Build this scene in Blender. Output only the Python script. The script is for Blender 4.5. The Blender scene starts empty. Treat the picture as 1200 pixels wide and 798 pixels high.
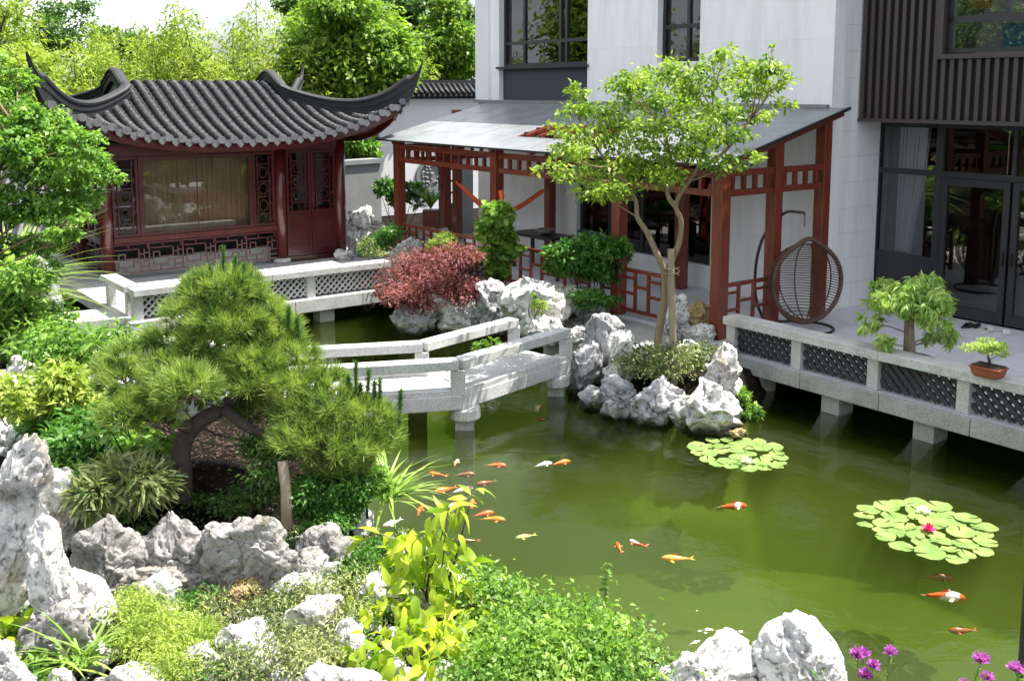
import bpy, math, random
import numpy as np
from mathutils import Vector, Matrix, noise as mnoise

random.seed(7)
S = bpy.context.scene
COL = S.collection
R = math.radians

# ------------------------------------------------------------------ camera maths
H = 3.6
FPX = 1200.0
TILT = math.atan(.134)
YP = 105 + FPX*.134
def ray(px, py):
    x = (px-600)/FPX; y = -(py-YP)/FPX
    return np.array([x, y*math.sin(TILT)+math.cos(TILT), y*math.cos(TILT)-math.sin(TILT)])
def G(px, py, z=0.0):
    """point of the horizontal plane z seen at a photograph pixel"""
    d = ray(px, py); t = (z-H)/d[2]
    return np.array([d[0]*t, d[1]*t, z])
def D(px, py, Y):
    """point at distance Y in front of the camera seen at a photograph pixel"""
    d = ray(px, py); t = Y/d[1]
    return np.array([d[0]*t, Y, H+d[2]*t])

cam_d = bpy.data.cameras.new("camera"); cam = bpy.data.objects.new("camera", cam_d); COL.objects.link(cam)
cam.location = (0, 0, H); cam.rotation_euler = (math.pi/2-TILT, 0, 0)
cam_d.sensor_width = 36; cam_d.lens = 36; cam_d.sensor_fit = 'HORIZONTAL'
cam_d.shift_y = -(399-YP)/1200
cam_d.clip_start = .05; cam_d.clip_end = 3000
S.camera = cam

# ------------------------------------------------------------------ frames: the garden's walls run along a second frame K
AX, AY = 3.0, 14.58
KROT = math.atan2(.6, .8)
def K(x, y, z=0.0): return np.array([AX+.8*x-.6*y, AY+.6*x+.8*y, z])

# ------------------------------------------------------------------ numpy noise
_P = np.random.default_rng(3).permutation(256); _P = np.concatenate([_P, _P, _P])
_Gd = np.random.default_rng(4).normal(size=(256, 3)); _Gd /= np.linalg.norm(_Gd, axis=1)[:, None]
def perlin(p):
    p = np.asarray(p, float); i = np.floor(p).astype(int); f = p-i; i &= 255
    u = f*f*f*(f*(f*6-15)+10)
    out = 0
    for a in (0, 1):
        for b in (0, 1):
            for c in (0, 1):
                h = _P[_P[_P[(i[:, 0]+a) & 255]+((i[:, 1]+b) & 255)]+((i[:, 2]+c) & 255)]
                g = _Gd[h]
                d = (f-np.array([a, b, c]))
                w = (u[:, 0] if a else 1-u[:, 0])*(u[:, 1] if b else 1-u[:, 1])*(u[:, 2] if c else 1-u[:, 2])
                out = out+w*(g*d).sum(1)
    return out
def fbm(p, o=3):
    s = 0; a = 1
    for k in range(o): s = s+a*perlin(p*2**k+k*17.3); a *= .5
    return s

# ------------------------------------------------------------------ materials
MATS = {}
def _new(name):
    m = bpy.data.materials.new(name); m.use_nodes = True
    nt = m.node_tree; b = nt.nodes['Principled BSDF']; MATS[name] = m
    return m, nt, b
def N(nt, t, **kw):
    n = nt.nodes.new(t)
    for k, v in kw.items():
        if k in n.inputs: n.inputs[k].default_value = v
        else: setattr(n, k, v)
    return n
def ramp(nt, fac, stops):
    r = nt.nodes.new('ShaderNodeValToRGB'); e = r.color_ramp.elements
    while len(e) < len(stops): e.new(.5)
    for q, (p, c) in zip(e, stops):
        q.position = p; q.color = (*c, 1) if len(c) == 3 else c
    nt.links.new(fac, r.inputs[0]); return r.outputs[0]
def pm(name, c1, c2=None, scale=4, rough=.7, bump=0, bscale=20, metal=0, spec=.5, detail=6, mid=.5, width=.25, streak=None, coat=0):
    m, nt, b = _new(name); L = nt.links
    b.inputs['Roughness'].default_value = rough; b.inputs['Metallic'].default_value = metal
    b.inputs['Specular IOR Level'].default_value = spec
    b.inputs['Coat Weight'].default_value = coat
    tc = N(nt, 'ShaderNodeTexCoord')
    mp = N(nt, 'ShaderNodeMapping')
    if streak: mp.inputs['Scale'].default_value = streak
    L.new(tc.outputs['Object'], mp.inputs[0])
    n = N(nt, 'ShaderNodeTexNoise', Scale=scale, Detail=detail, Roughness=.6)
    L.new(mp.outputs[0], n.inputs['Vector'])
    if c2 is None: c2 = tuple(v*.8 for v in c1)
    L.new(ramp(nt, n.outputs[0], [(mid-width, c1), (mid+width, c2)]), b.inputs['Base Color'])
    if bump:
        n2 = N(nt, 'ShaderNodeTexNoise', Scale=bscale, Detail=8)
        L.new(mp.outputs[0], n2.inputs['Vector'])
        bp = N(nt, 'ShaderNodeBump', Strength=bump, Distance=.02)
        L.new(n2.outputs[0], bp.inputs['Height']); L.new(bp.outputs[0], b.inputs['Normal'])
    return m
def leafmat(name, c1, c2, trans=.35, rough=.45, nscale=3.5):
    m, nt, b = _new(name); L = nt.links
    g = N(nt, 'ShaderNodeNewGeometry'); tc = N(nt, 'ShaderNodeTexCoord')
    n = N(nt, 'ShaderNodeTexNoise', Scale=nscale, Detail=3)
    L.new(tc.outputs['Object'], n.inputs['Vector'])
    mx = N(nt, 'ShaderNodeMath', operation='ADD'); L.new(g.outputs['Random Per Island'], mx.inputs[0])
    sc = N(nt, 'ShaderNodeMapRange'); sc.inputs['From Min'].default_value = .34; sc.inputs['From Max'].default_value = .66; L.new(n.outputs[0], sc.inputs[0])
    L.new(sc.outputs[0], mx.inputs[1])
    hf = N(nt, 'ShaderNodeMath', operation='MULTIPLY'); L.new(mx.outputs[0], hf.inputs[0]); hf.inputs[1].default_value = .5
    c = ramp(nt, hf.outputs[0], [(.15, c1), (.85, c2)])
    L.new(c, b.inputs['Base Color']); b.inputs['Roughness'].default_value = rough
    b.inputs['Specular IOR Level'].default_value = .35
    t = N(nt, 'ShaderNodeBsdfTranslucent'); L.new(c, t.inputs['Color'])
    bright = N(nt, 'ShaderNodeMix', data_type='RGBA', blend_type='MULTIPLY'); bright.inputs[0].default_value = 1
    L.new(c, bright.inputs[6]); bright.inputs[7].default_value = (1.25, 1.4, .7, 1); L.new(bright.outputs[2], t.inputs['Color'])
    ms = N(nt, 'ShaderNodeMixShader'); ms.inputs[0].default_value = trans
    L.new(b.outputs[0], ms.inputs[1]); L.new(t.outputs[0], ms.inputs[2])
    L.new(ms.outputs[0], nt.nodes['Material Output'].inputs[0])
    return m
def rockmat(name, light, dark, warm):
    m, nt, b = _new(name); L = nt.links
    tc = N(nt, 'ShaderNodeTexCoord'); oi = N(nt, 'ShaderNodeObjectInfo')
    ad = N(nt, 'ShaderNodeVectorMath', operation='ADD'); L.new(tc.outputs['Object'], ad.inputs[0])
    cmb = N(nt, 'ShaderNodeMath', operation='MULTIPLY'); L.new(oi.outputs['Random'], cmb.inputs[0]); cmb.inputs[1].default_value = 50
    L.new(cmb.outputs[0], ad.inputs[1])
    n1 = N(nt, 'ShaderNodeTexNoise', Scale=2.1, Detail=12, Roughness=.72, Distortion=.35); L.new(ad.outputs[0], n1.inputs['Vector'])
    base = ramp(nt, n1.outputs[0], [(.34, dark), (.43, tuple(a*.45+c*.55 for a, c in zip(dark, light))), (.51, light), (.8, light)])
    n2 = N(nt, 'ShaderNodeTexNoise', Scale=1.1, Detail=6, Distortion=.4, Roughness=.65); L.new(ad.outputs[0], n2.inputs['Vector'])
    mask = ramp(nt, n2.outputs[0], [(.56, (0, 0, 0)), (.70, (.8, .8, .8))])
    mx = N(nt, 'ShaderNodeMix', data_type='RGBA'); L.new(mask, mx.inputs[0]); L.new(base, mx.inputs[6]); mx.inputs[7].default_value = (*warm, 1)
    v = N(nt, 'ShaderNodeTexNoise', Scale=19, Detail=6, Roughness=.75); L.new(ad.outputs[0], v.inputs['Vector'])
    vm = ramp(nt, v.outputs[0], [(.35, (.22, .22, .22)), (.44, (1, 1, 1))])
    m2 = N(nt, 'ShaderNodeMix', data_type='RGBA', blend_type='MULTIPLY'); m2.inputs[0].default_value = .65
    L.new(mx.outputs[2], m2.inputs[6]); L.new(vm, m2.inputs[7])
    gp = N(nt, 'ShaderNodeNewGeometry'); sz = N(nt, 'ShaderNodeSeparateXYZ'); L.new(gp.outputs['Position'], sz.inputs[0])
    wz = N(nt, 'ShaderNodeMath', operation='MULTIPLY_ADD'); L.new(n2.outputs[0], wz.inputs[0]); wz.inputs[1].default_value = -.30; L.new(sz.outputs[2], wz.inputs[2])
    wet = ramp(nt, wz.outputs[0], [(0, (0, 0, 0)), (1, (1, 1, 1))]); wr = N(nt, 'ShaderNodeMapRange'); wr.inputs['From Min'].default_value = -.56; wr.inputs['From Max'].default_value = -.46; L.new(wz.outputs[0], wr.inputs[0])
    m3 = N(nt, 'ShaderNodeMix', data_type='RGBA'); L.new(wr.outputs[0], m3.inputs[0]); m3.inputs[6].default_value = (.075, .07, .045, 1); L.new(m2.outputs[2], m3.inputs[7])
    n5 = N(nt, 'ShaderNodeTexNoise', Scale=2.6, Detail=8, Roughness=.75); L.new(gp.outputs['Position'], n5.inputs['Vector'])
    mo = ramp(nt, n5.outputs[0], [(.60, (0, 0, 0)), (.68, (.75, .75, .75))])
    m4 = N(nt, 'ShaderNodeMix', data_type='RGBA'); L.new(mo, m4.inputs[0]); L.new(m3.outputs[2], m4.inputs[6]); m4.inputs[7].default_value = (.13, .125, .06, 1)
    L.new(m4.outputs[2], b.inputs['Base Color']); b.inputs['Roughness'].default_value = .85
    b.inputs['Specular IOR Level'].default_value = .25
    n3 = N(nt, 'ShaderNodeTexNoise', Scale=14, Detail=10, Roughness=.7, Distortion=.5); L.new(ad.outputs[0], n3.inputs['Vector'])
    bp = N(nt, 'ShaderNodeBump', Strength=.9, Distance=.04); L.new(n3.outputs[0], bp.inputs['Height'])
    bp2 = N(nt, 'ShaderNodeBump', Strength=.7, Distance=.05); L.new(vm, bp2.inputs['Height']); L.new(bp.outputs[0], bp2.inputs['Normal'])
    L.new(bp2.outputs[0], b.inputs['Normal'])
    return m
def glassmat(name, tint=(.5, .52, .52), refl=1.0):
    m, nt, b = _new(name); L = nt.links
    fr = N(nt, 'ShaderNodeFresnel', IOR=1.5)
    t = N(nt, 'ShaderNodeBsdfTransparent'); t.inputs[0].default_value = (*tint, 1)
    g = N(nt, 'ShaderNodeBsdfGlossy', Roughness=.015); g.inputs[0].default_value = (1, 1, 1, 1)
    mu = N(nt, 'ShaderNodeMath', operation='MULTIPLY_ADD'); L.new(fr.outputs[0], mu.inputs[0]); mu.inputs[1].default_value = refl; mu.inputs[2].default_value = .03
    ms = N(nt, 'ShaderNodeMixShader'); L.new(mu.outputs[0], ms.inputs[0]); L.new(t.outputs[0], ms.inputs[1]); L.new(g.outputs[0], ms.inputs[2])
    L.new(ms.outputs[0], nt.nodes['Material Output'].inputs[0])
    return m
def blockmat(name, c1, c2, mortar, bw, bh, rough=.7, rot=None, msize=.004, noisemix=.4, streakz=1.6):
    m, nt, b = _new(name); L = nt.links
    tc = N(nt, 'ShaderNodeTexCoord'); mp = N(nt, 'ShaderNodeMapping')
    if rot: mp.inputs['Rotation'].default_value = rot
    L.new(tc.outputs['Object'], mp.inputs[0])
    br = N(nt, 'ShaderNodeTexBrick', Scale=1.0)
    br.inputs['Color1'].default_value = (*c1, 1); br.inputs['Color2'].default_value = (*c2, 1); br.inputs['Mortar'].default_value = (*mortar, 1)
    br.inputs['Brick Width'].default_value = bw; br.inputs['Row Height'].default_value = bh; br.inputs['Mortar Size'].default_value = msize
    L.new(mp.outputs[0], br.inputs['Vector'])
    ms_ = N(nt, 'ShaderNodeMapping'); ms_.inputs['Scale'].default_value = (1.6, 1.6, streakz); L.new(tc.outputs['Object'], ms_.inputs[0])
    n = N(nt, 'ShaderNodeTexNoise', Scale=1.7, Detail=9, Roughness=.7); L.new(ms_.outputs[0], n.inputs['Vector'])
    st = ramp(nt, n.outputs[0], [(.3, (.62, .62, .6)), (.55, (1, 1, 1))])
    mx = N(nt, 'ShaderNodeMix', data_type='RGBA', blend_type='MULTIPLY'); mx.inputs[0].default_value = noisemix
    L.new(br.outputs[0], mx.inputs[6]); L.new(st, mx.inputs[7]); L.new(mx.outputs[2], b.inputs['Base Color'])
    b.inputs['Roughness'].default_value = rough
    n2 = N(nt, 'ShaderNodeTexNoise', Scale=60, Detail=4); L.new(tc.outputs['Object'], n2.inputs['Vector'])
    bp = N(nt, 'ShaderNodeBump', Strength=.15, Distance=.01); L.new(n2.outputs[0], bp.inputs['Height']); L.new(bp.outputs[0], b.inputs['Normal'])
    return m
def granite(name, base=.5):
    m, nt, b = _new(name); L = nt.links
    tc = N(nt, 'ShaderNodeTexCoord')
    n = N(nt, 'ShaderNodeTexNoise', Scale=70, Detail=3); L.new(tc.outputs['Object'], n.inputs['Vector'])
    c = ramp(nt, n.outputs[0], [(.35, (base*.62, base*.62, base*.63)), (.55, (base, base, base*.98))])
    n2 = N(nt, 'ShaderNodeTexNoise', Scale=2.2, Detail=7, Roughness=.7); L.new(tc.outputs['Object'], n2.inputs['Vector'])
    st = ramp(nt, n2.outputs[0], [(.34, (.6, .59, .55)), (.58, (1, 1, 1))])
    mx = N(nt, 'ShaderNodeMix', data_type='RGBA', blend_type='MULTIPLY'); mx.inputs[0].default_value = .7
    L.new(c, mx.inputs[6]); L.new(st, mx.inputs[7]); L.new(mx.outputs[2], b.inputs['Base Color'])
    b.inputs['Roughness'].default_value = .75
    bp = N(nt, 'ShaderNodeBump', Strength=.2, Distance=.01); L.new(n.outputs[0], bp.inputs['Height']); L.new(bp.outputs[0], b.inputs['Normal'])
    return m
def patchmat(name, c1, c2, scale, thr, rough=.3):
    m, nt, b = _new(name); L = nt.links
    tc = N(nt, 'ShaderNodeTexCoord'); oi = N(nt, 'ShaderNodeObjectInfo')
    ad = N(nt, 'ShaderNodeVectorMath', operation='ADD'); L.new(tc.outputs['Object'], ad.inputs[0])
    q = N(nt, 'ShaderNodeMath', operation='MULTIPLY'); L.new(oi.outputs['Random'], q.inputs[0]); q.inputs[1].default_value = 20; L.new(q.outputs[0], ad.inputs[1])
    n = N(nt, 'ShaderNodeTexNoise', Scale=scale, Detail=2); L.new(ad.outputs[0], n.inputs['Vector'])
    L.new(ramp(nt, n.outputs[0], [(thr-.02, c1), (thr+.02, c2)]), b.inputs['Base Color']); b.inputs['Roughness'].default_value = rough
    return m

white_wall = pm('white_render', (.80, .80, .80), (.72, .72, .73), 1.5, .9, .15, 60, streak=(1, 1, .25))
stone_wall = blockmat('white_block_wall', (.84, .84, .84), (.82, .82, .82), (.72, .72, .72), 1.1, .42, .85, rot=(math.pi/2, 0, math.pi/2), msize=.004, noisemix=.45, streakz=.22)
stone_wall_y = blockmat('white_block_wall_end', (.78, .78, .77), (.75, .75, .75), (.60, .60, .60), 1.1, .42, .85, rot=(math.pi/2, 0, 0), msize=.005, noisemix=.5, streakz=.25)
grey_wall = pm('grey_render', (.25, .26, .26), (.17, .18, .18), 2.5, .9, .3, 40)
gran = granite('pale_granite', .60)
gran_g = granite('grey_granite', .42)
floor_st = blockmat('grey_paving', (.60, .61, .65), (.56, .57, .61), (.34, .34, .36), 1.2, .6, .6, msize=.006)
dark_metal = pm('charcoal_metal', (.028, .029, .032), (.02, .02, .023), 3, .4, 0)
slat_mat = pm('brown_grey_slat', (.062, .046, .045), (.042, .032, .033), 2, .5, 0, streak=(6, 6, .6))
blue_panel = pm('blue_grey_panel', (.035, .042, .062), (.028, .034, .052), 2, .5)
redwood = pm('red_stained_wood', (.24, .048, .022), (.075, .015, .009), 4, .34, .15, 60, streak=(5, 5, .7), coat=.15)
redwood_x = pm('red_stained_beam', (.24, .048, .022), (.075, .015, .009), 4, .34, .15, 60, streak=(.7, .7, 6), coat=.15)
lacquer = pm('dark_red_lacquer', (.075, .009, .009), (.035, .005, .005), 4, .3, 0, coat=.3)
lacquer_lit = pm('red_lacquer_lit', (.105, .013, .011), (.055, .007, .006), 4, .26, 0, coat=.4)  # lighter copy of the lacquer, light painted onto columns and front rails
tile_mat = pm('grey_roof_tile', (.034, .036, .041), (.006, .007, .009), 11, .5, .9, 30, mid=.5, width=.10, spec=.35)
tile_dark = pm('dark_roof_bed', (.02, .02, .022), (.012, .012, .014), 5, .9)
tile_end = pm('pale_tile_end', (.20, .20, .21), (.08, .08, .09), 12, .7, .2, 60)
ridge_mat = pm('charcoal_ridge', (.018, .019, .022), (.009, .010, .012), 6, .6, .2, 40)
gable_mat = pm('pale_gable_plaster', (.30, .33, .32), (.20, .22, .21), 5, .8)
frost = pm('dusty_glass_roof', (.33, .35, .365), (.19, .21, .225), 2.2, .3, 0, width=.2, spec=.6, streak=(1, 1, 1))
frost.node_tree.nodes['Principled BSDF'].inputs['Alpha'].default_value = .78
glass = glassmat('window_glass', (.78, .80, .80), 1.0)
glass_pav = glassmat('pavilion_glass', (.80, .78, .74), .5)
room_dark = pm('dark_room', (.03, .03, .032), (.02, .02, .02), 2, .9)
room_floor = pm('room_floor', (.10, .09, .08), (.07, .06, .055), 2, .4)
curtain_m = pm('pale_curtain', (.80, .82, .86), (.62, .65, .70), 6, .9, streak=(8, 8, .3))
blind_m = pm('brown_blind', (.42, .34, .25), (.24, .19, .14), 3, .85, streak=(9, 9, .4))
poster_m = pm('red_blind', (.45, .06, .03), (.30, .10, .05), 25, .7)
bark = pm('pale_bark', (.30, .225, .14), (.16, .12, .08), 9, .85, .6, 40, streak=(3, 3, .6))
bark_dark = pm('dark_bark', (.075, .055, .042), (.03, .024, .02), 12, .9, .9, 40)
stake_m = pm('weathered_stake', (.33, .27, .20), (.2, .16, .11), 6, .85, .3, 50, streak=(6, 6, .5))
bamboo_stem = pm('bamboo_culm', (.12, .16, .04), (.08, .10, .03), 3, .5)
terracotta = pm('terracotta', (.32, .085, .035), (.2, .055, .025), 6, .7, .2)
pot_m = pm('glazed_pot', (.22, .20, .17), (.12, .11, .09), 6, .4)
soil_m = pm('dark_soil', (.045, .032, .022), (.018, .013, .010), 14, .95, 1.0, 40)
rattan_m = pm('brown_rattan', (.13, .06, .038), (.045, .022, .016), 20, .4, .2)
iron_m = pm('brown_black_iron', (.045, .033, .028), (.03, .022, .02), 5, .4, metal=.4)
ham_m = pm('orange_cloth', (.80, .20, .03), (.65, .08, .03), 12, .8, streak=(4, 4, .2))
rubber_b = pm('black_foam', (.02, .02, .022), None, 3, .6)
rubber_w = pm('white_foam', (.6, .6, .55), None, 3, .6)
cushion_m = pm('dark_blue_cloth', (.03, .05, .08), (.02, .03, .05), 8, .8)
rockA = rockmat('pale_limestone', (.76, .745, .715), (.27, .265, .26), (.56, .47, .35))
rockB = rockmat('grey_limestone', (.50, .50, .51), (.14, .14, .145), (.48, .42, .34))
rockC = rockmat('warm_grey_limestone', (.37, .355, .335), (.10, .10, .10), (.36, .29, .20))
rockO = rockmat('ochre_limestone', (.60, .46, .22), (.30, .20, .08), (.55, .30, .05))

L_tree = leafmat('leaf_island_tree', (.05, .13, .02), (.40, .52, .07), .42)
L_round = leafmat('leaf_round_tree', (.06, .15, .02), (.34, .48, .07), .4, nscale=1.5)
L_dark = leafmat('leaf_dark_tree', (.04, .10, .02), (.12, .22, .05), .35)
L_left = leafmat('leaf_left_tree', (.05, .15, .02), (.30, .48, .09), .4)
L_bamboo = leafmat('leaf_bamboo', (.10, .18, .03), (.42, .50, .09), .45, nscale=1.3)
L_bush = leafmat('leaf_bush', (.03, .10, .015), (.13, .30, .05), .35)
L_bright = leafmat('leaf_bright', (.06, .17, .02), (.32, .48, .09), .4)
L_yellow = leafmat('leaf_yellow_green', (.20, .34, .02), (.52, .58, .06), .45)
L_maple = leafmat('leaf_maple', (.10, .022, .025), (.36, .13, .125), .3, .6)
L_ficus = leafmat('leaf_ficus', (.20, .36, .06), (.52, .62, .22), .4)
L_bonsai = leafmat('leaf_bonsai', (.34, .46, .10), (.52, .62, .18), .4)
L_needle = leafmat('pine_needle', (.045, .12, .02), (.42, .52, .13), .3, .5, nscale=6)
L_candle = leafmat('pine_candle', (.05, .13, .03), (.10, .22, .05), .2, .5)
L_moss = leafmat('leaf_moss', (.16, .26, .03), (.46, .54, .12), .4)
L_ground = leafmat('leaf_ground', (.05, .10, .03), (.40, .43, .18), .3, nscale=2.2)
L_grass = leafmat('grass_blade', (.16, .30, .04), (.42, .54, .14), .4)
L_dry = leafmat('dry_flower', (.50, .36, .18), (.70, .56, .34), .3, .8)
L_rust = leafmat('rusty_twig', (.04, .025, .018), (.14, .085, .055), .2, .8)
L_pad = leafmat('lily_leaf', (.11, .21, .05), (.29, .37, .12), .12, .3, nscale=5)
pink_m = leafmat('magenta_petal', (.55, .02, .18), (.75, .06, .28), .3)
purple_m = leafmat('purple_petal', (.48, .10, .55), (.66, .22, .70), .3)
white_petal = leafmat('white_petal', (.75, .75, .65), (.85, .85, .8), .2)

# ------------------------------------------------------------------ mesh builder
ORG = {}      # object -> (origin in its frame, frame rotation)
def tag(o, label, cat, group=None):
    o['label'] = label; o['category'] = cat
    if group: o['group'] = group
    return o
def thing(name, label, cat, origin, frame='W', group=None):
    o = bpy.data.objects.new(name, None); COL.objects.link(o); o.empty_display_size = .2
    origin = np.array([float(v) for v in origin])
    if frame == 'K':
        o.location = K(*origin); o.rotation_euler = (0, 0, KROT)
    else: o.location = origin
    ORG[o.name] = (origin, frame)
    return tag(o, label, cat, group)
class MB:
    def __init__(s, frame='W'): s.v = []; s.f = []; s.frame = frame; s.mi = []
    def add(s, vs, fs):
        n = len(s.v); s.v += [tuple(p) for p in vs]; s.f += [tuple(i+n for i in f) for f in fs]
    def box(s, x0, x1, y0, y1, z0, z1):
        if x0 > x1: x0, x1 = x1, x0
        if y0 > y1: y0, y1 = y1, y0
        if z0 > z1: z0, z1 = z1, z0
        s.add([(x0, y0, z0), (x1, y0, z0), (x1, y1, z0), (x0, y1, z0), (x0, y0, z1), (x1, y0, z1), (x1, y1, z1), (x0, y1, z1)],
              [(0, 3, 2, 1), (4, 5, 6, 7), (0, 1, 5, 4), (1, 2, 6, 5), (2, 3, 7, 6), (3, 0, 4, 7)])
    def beam(s, p, q, w, h, up=(0, 0, 1)):
        p = np.array(p, float); q = np.array(q, float); d = q-p; d /= np.linalg.norm(d)
        up = np.array(up, float)
        a = np.cross(d, up)
        if np.linalg.norm(a) < 1e-4: a = np.cross(d, (1, 0, 0))
        a /= np.linalg.norm(a); b = np.cross(a, d)
        vs = [e+a*i*w/2+b*j*h/2 for e in (p, q) for i, j in ((-1, -1), (1, -1), (1, 1), (-1, 1))]
        s.add(vs, [(0, 1, 2, 3), (7, 6, 5, 4), (0, 4, 5, 1), (1, 5, 6, 2), (2, 6, 7, 3), (3, 7, 4, 0)])
    def tube(s, pts, rs, n=8, caps=True):
        pts = [np.array(p, float) for p in pts]
        if not hasattr(rs, '__len__'): rs = [rs]*len(pts)
        ref = None; base = len(s.v); m = len(pts)
        for i, p in enumerate(pts):
            t = pts[min(i+1, m-1)]-pts[max(i-1, 0)]; t = t/(np.linalg.norm(t)+1e-9)
            if ref is None:
                ref = np.cross(t, (0, 0, 1.)) if abs(t[2]) < .9 else np.cross(t, (1., 0, 0))
            ref = ref-t*np.dot(ref, t); ref /= np.linalg.norm(ref)+1e-9
            b = np.cross(t, ref)
            for k in range(n):
                a = 2*math.pi*k/n
                s.v.append(tuple(p+rs[i]*(math.cos(a)*ref+math.sin(a)*b)))
        for i in range(m-1):
            for k in range(n):
                a = base+i*n+k; b2 = base+i*n+(k+1) % n
                s.f.append((a, b2, b2+n, a+n))
        if caps:
            s.f.append(tuple(base+k for k in range(n))[::-1]); s.f.append(tuple(base+(m-1)*n+k for k in range(n)))
    def sweep(s, path, prof, widths=None, heights=None, up=(0, 0, 1)):
        """prof: list of (side, up) points; closed loop"""
        path = [np.array(p, float) for p in path]; m = len(path); n = len(prof); base = len(s.v)
        for i, p in enumerate(path):
            t = path[min(i+1, m-1)]-path[max(i-1, 0)]; t[2] = 0 if up == 'flat' else t[2]
            t = t/(np.linalg.norm(t)+1e-9)
            a = np.cross(t, (0, 0, 1.)); a /= np.linalg.norm(a)+1e-9
            b = np.cross(a, t) if up != 'flat' else np.array([0, 0, 1.])
            w = 1 if widths is None else widths[i]; h = 1 if heights is None else heights[i]
            for (u, v) in prof: s.v.append(tuple(p+a*u*w+b*v*h))
        for i in range(m-1):
            for k in range(n):
                a = base+i*n+k; b2 = base+i*n+(k+1) % n
                s.f.append((a, a+n, b2+n, b2))
        s.f.append(tuple(base+k for k in range(n))); s.f.append(tuple(base+(m-1)*n+k for k in range(n))[::-1])
    def lathe(s, c, prof, n=20, squash=1):
        base = len(s.v)
        for r, z in prof:
            for k in range(n):
                a = 2*math.pi*k/n; s.v.append((c[0]+r*math.cos(a), c[1]+r*math.sin(a)*squash, c[2]+z))
        for i in range(len(prof)-1):
            for k in range(n):
                a = base+i*n+k; b = base+i*n+(k+1) % n; s.f.append((a, b, b+n, a+n))
        s.f.append(tuple(base+k for k in range(n))[::-1]); s.f.append(tuple(base+(len(prof)-1)*n+k for k in range(n)))
    def build(s, name, mat, parent=None, smooth=False, bevel=0, origin=None, label=None, structure=False):
        v = np.array(s.v, float)
        if parent is not None:
            org, fr = ORG[parent.name]
        else:
            fr = s.frame
            org = np.array(origin, float) if origin is not None else np.array([(v[:, 0].min()+v[:, 0].max())/2, (v[:, 1].min()+v[:, 1].max())/2, v[:, 2].min()])
        me = bpy.data.meshes.new(name); me.from_pydata((v-org).tolist(), [], s.f); me.materials.append(mat)
        if smooth: me.polygons.foreach_set('use_smooth', [True]*len(me.polygons))
        me.update()
        o = bpy.data.objects.new(name, me); COL.objects.link(o)
        if parent is None:
            if fr == 'K': o.location = K(*org); o.rotation_euler = (0, 0, KROT)
            else: o.location = org
        else: o.parent = parent
        ORG[o.name] = (org, fr)
        if bevel:
            md = o.modifiers.new('bevel', 'BEVEL'); md.width = bevel; md.segments = 2; md.limit_method = 'ANGLE'; md.angle_limit = R(40)
        if label: o['label'] = label
        if structure: o['kind'] = 'structure'
        return o
def npmesh(name, V, F, mat, parent=None, origin=None, smooth=False):
    """V (n,3) world coords, F (m,k) int quads or tris"""
    if parent is not None: org = ORG[parent.name][0]
    else: org = np.array(origin, float) if origin is not None else np.zeros(3)
    me = bpy.data.meshes.new(name); k = F.shape[1]
    me.vertices.add(len(V)); me.vertices.foreach_set('co', (V-org).astype(np.float32).ravel())
    me.loops.add(F.size); me.loops.foreach_set('vertex_index', F.astype(np.int32).ravel())
    me.polygons.add(len(F)); me.polygons.foreach_set('loop_start', np.arange(0, F.size, k, dtype=np.int32))
    if smooth: me.polygons.foreach_set('use_smooth', np.ones(len(F), bool))
    me.materials.append(mat); me.update(calc_edges=True)
    o = bpy.data.objects.new(name, me); COL.objects.link(o)
    if parent is not None: o.parent = parent
    else: o.location = org
    ORG[o.name] = (org, 'W')
    return o

# ------------------------------------------------------------------ foliage
def unit(a): return a/(np.linalg.norm(a, axis=1)[:, None]+1e-9)
def leaves(C, T, Nn, L, W, rows=3, droop=.2, fold=.25):
    """folded ovate leaves. C base points, T directions, Nn normals"""
    n = len(C); T = unit(T); Sd = unit(np.cross(T, Nn)); U = unit(np.cross(Sd, T))
    L = np.broadcast_to(L, n)[:, None]; W = np.broadcast_to(W, n)[:, None]
    if rows <= 2:   # diamond, folded
        v = np.stack([C, C+T*L*.45+Sd*W*.5+U*W*fold*.5, C+T*L-U*L*droop, C+T*L*.45-Sd*W*.5+U*W*fold*.5], 1)
        F = (np.arange(n)[:, None]*4+np.array([0, 1, 2, 3])[None])
        return v.reshape(-1, 3), F
    ts = np.linspace(0, 1, rows+1); vs = []
    for t in ts:
        w = (math.sin(math.pi*t**.75))*.5+.02 if 0 < t < 1 else .012
        c = C+T*L*t-U*L*droop*t*t
        vs += [c+Sd*W*w+U*W*w*fold, c, c-Sd*W*w+U*W*w*fold]
    v = np.stack(vs, 1); k = 3*(rows+1)
    q = []
    for i in range(rows):
        a = 3*i
        q += [[a, a+3, a+4, a+1], [a+1, a+4, a+5, a+2]]
    F = (np.arange(n)[:, None, None]*k+np.array(q)[None]).reshape(-1, 4)
    return v.reshape(-1, 3), F
def cat(parts):
    Vs = []; Fs = []; n = 0
    for v, f in parts: Vs.append(v); Fs.append(f+n); n += len(v)
    return np.concatenate(Vs), np.concatenate(Fs)
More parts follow.
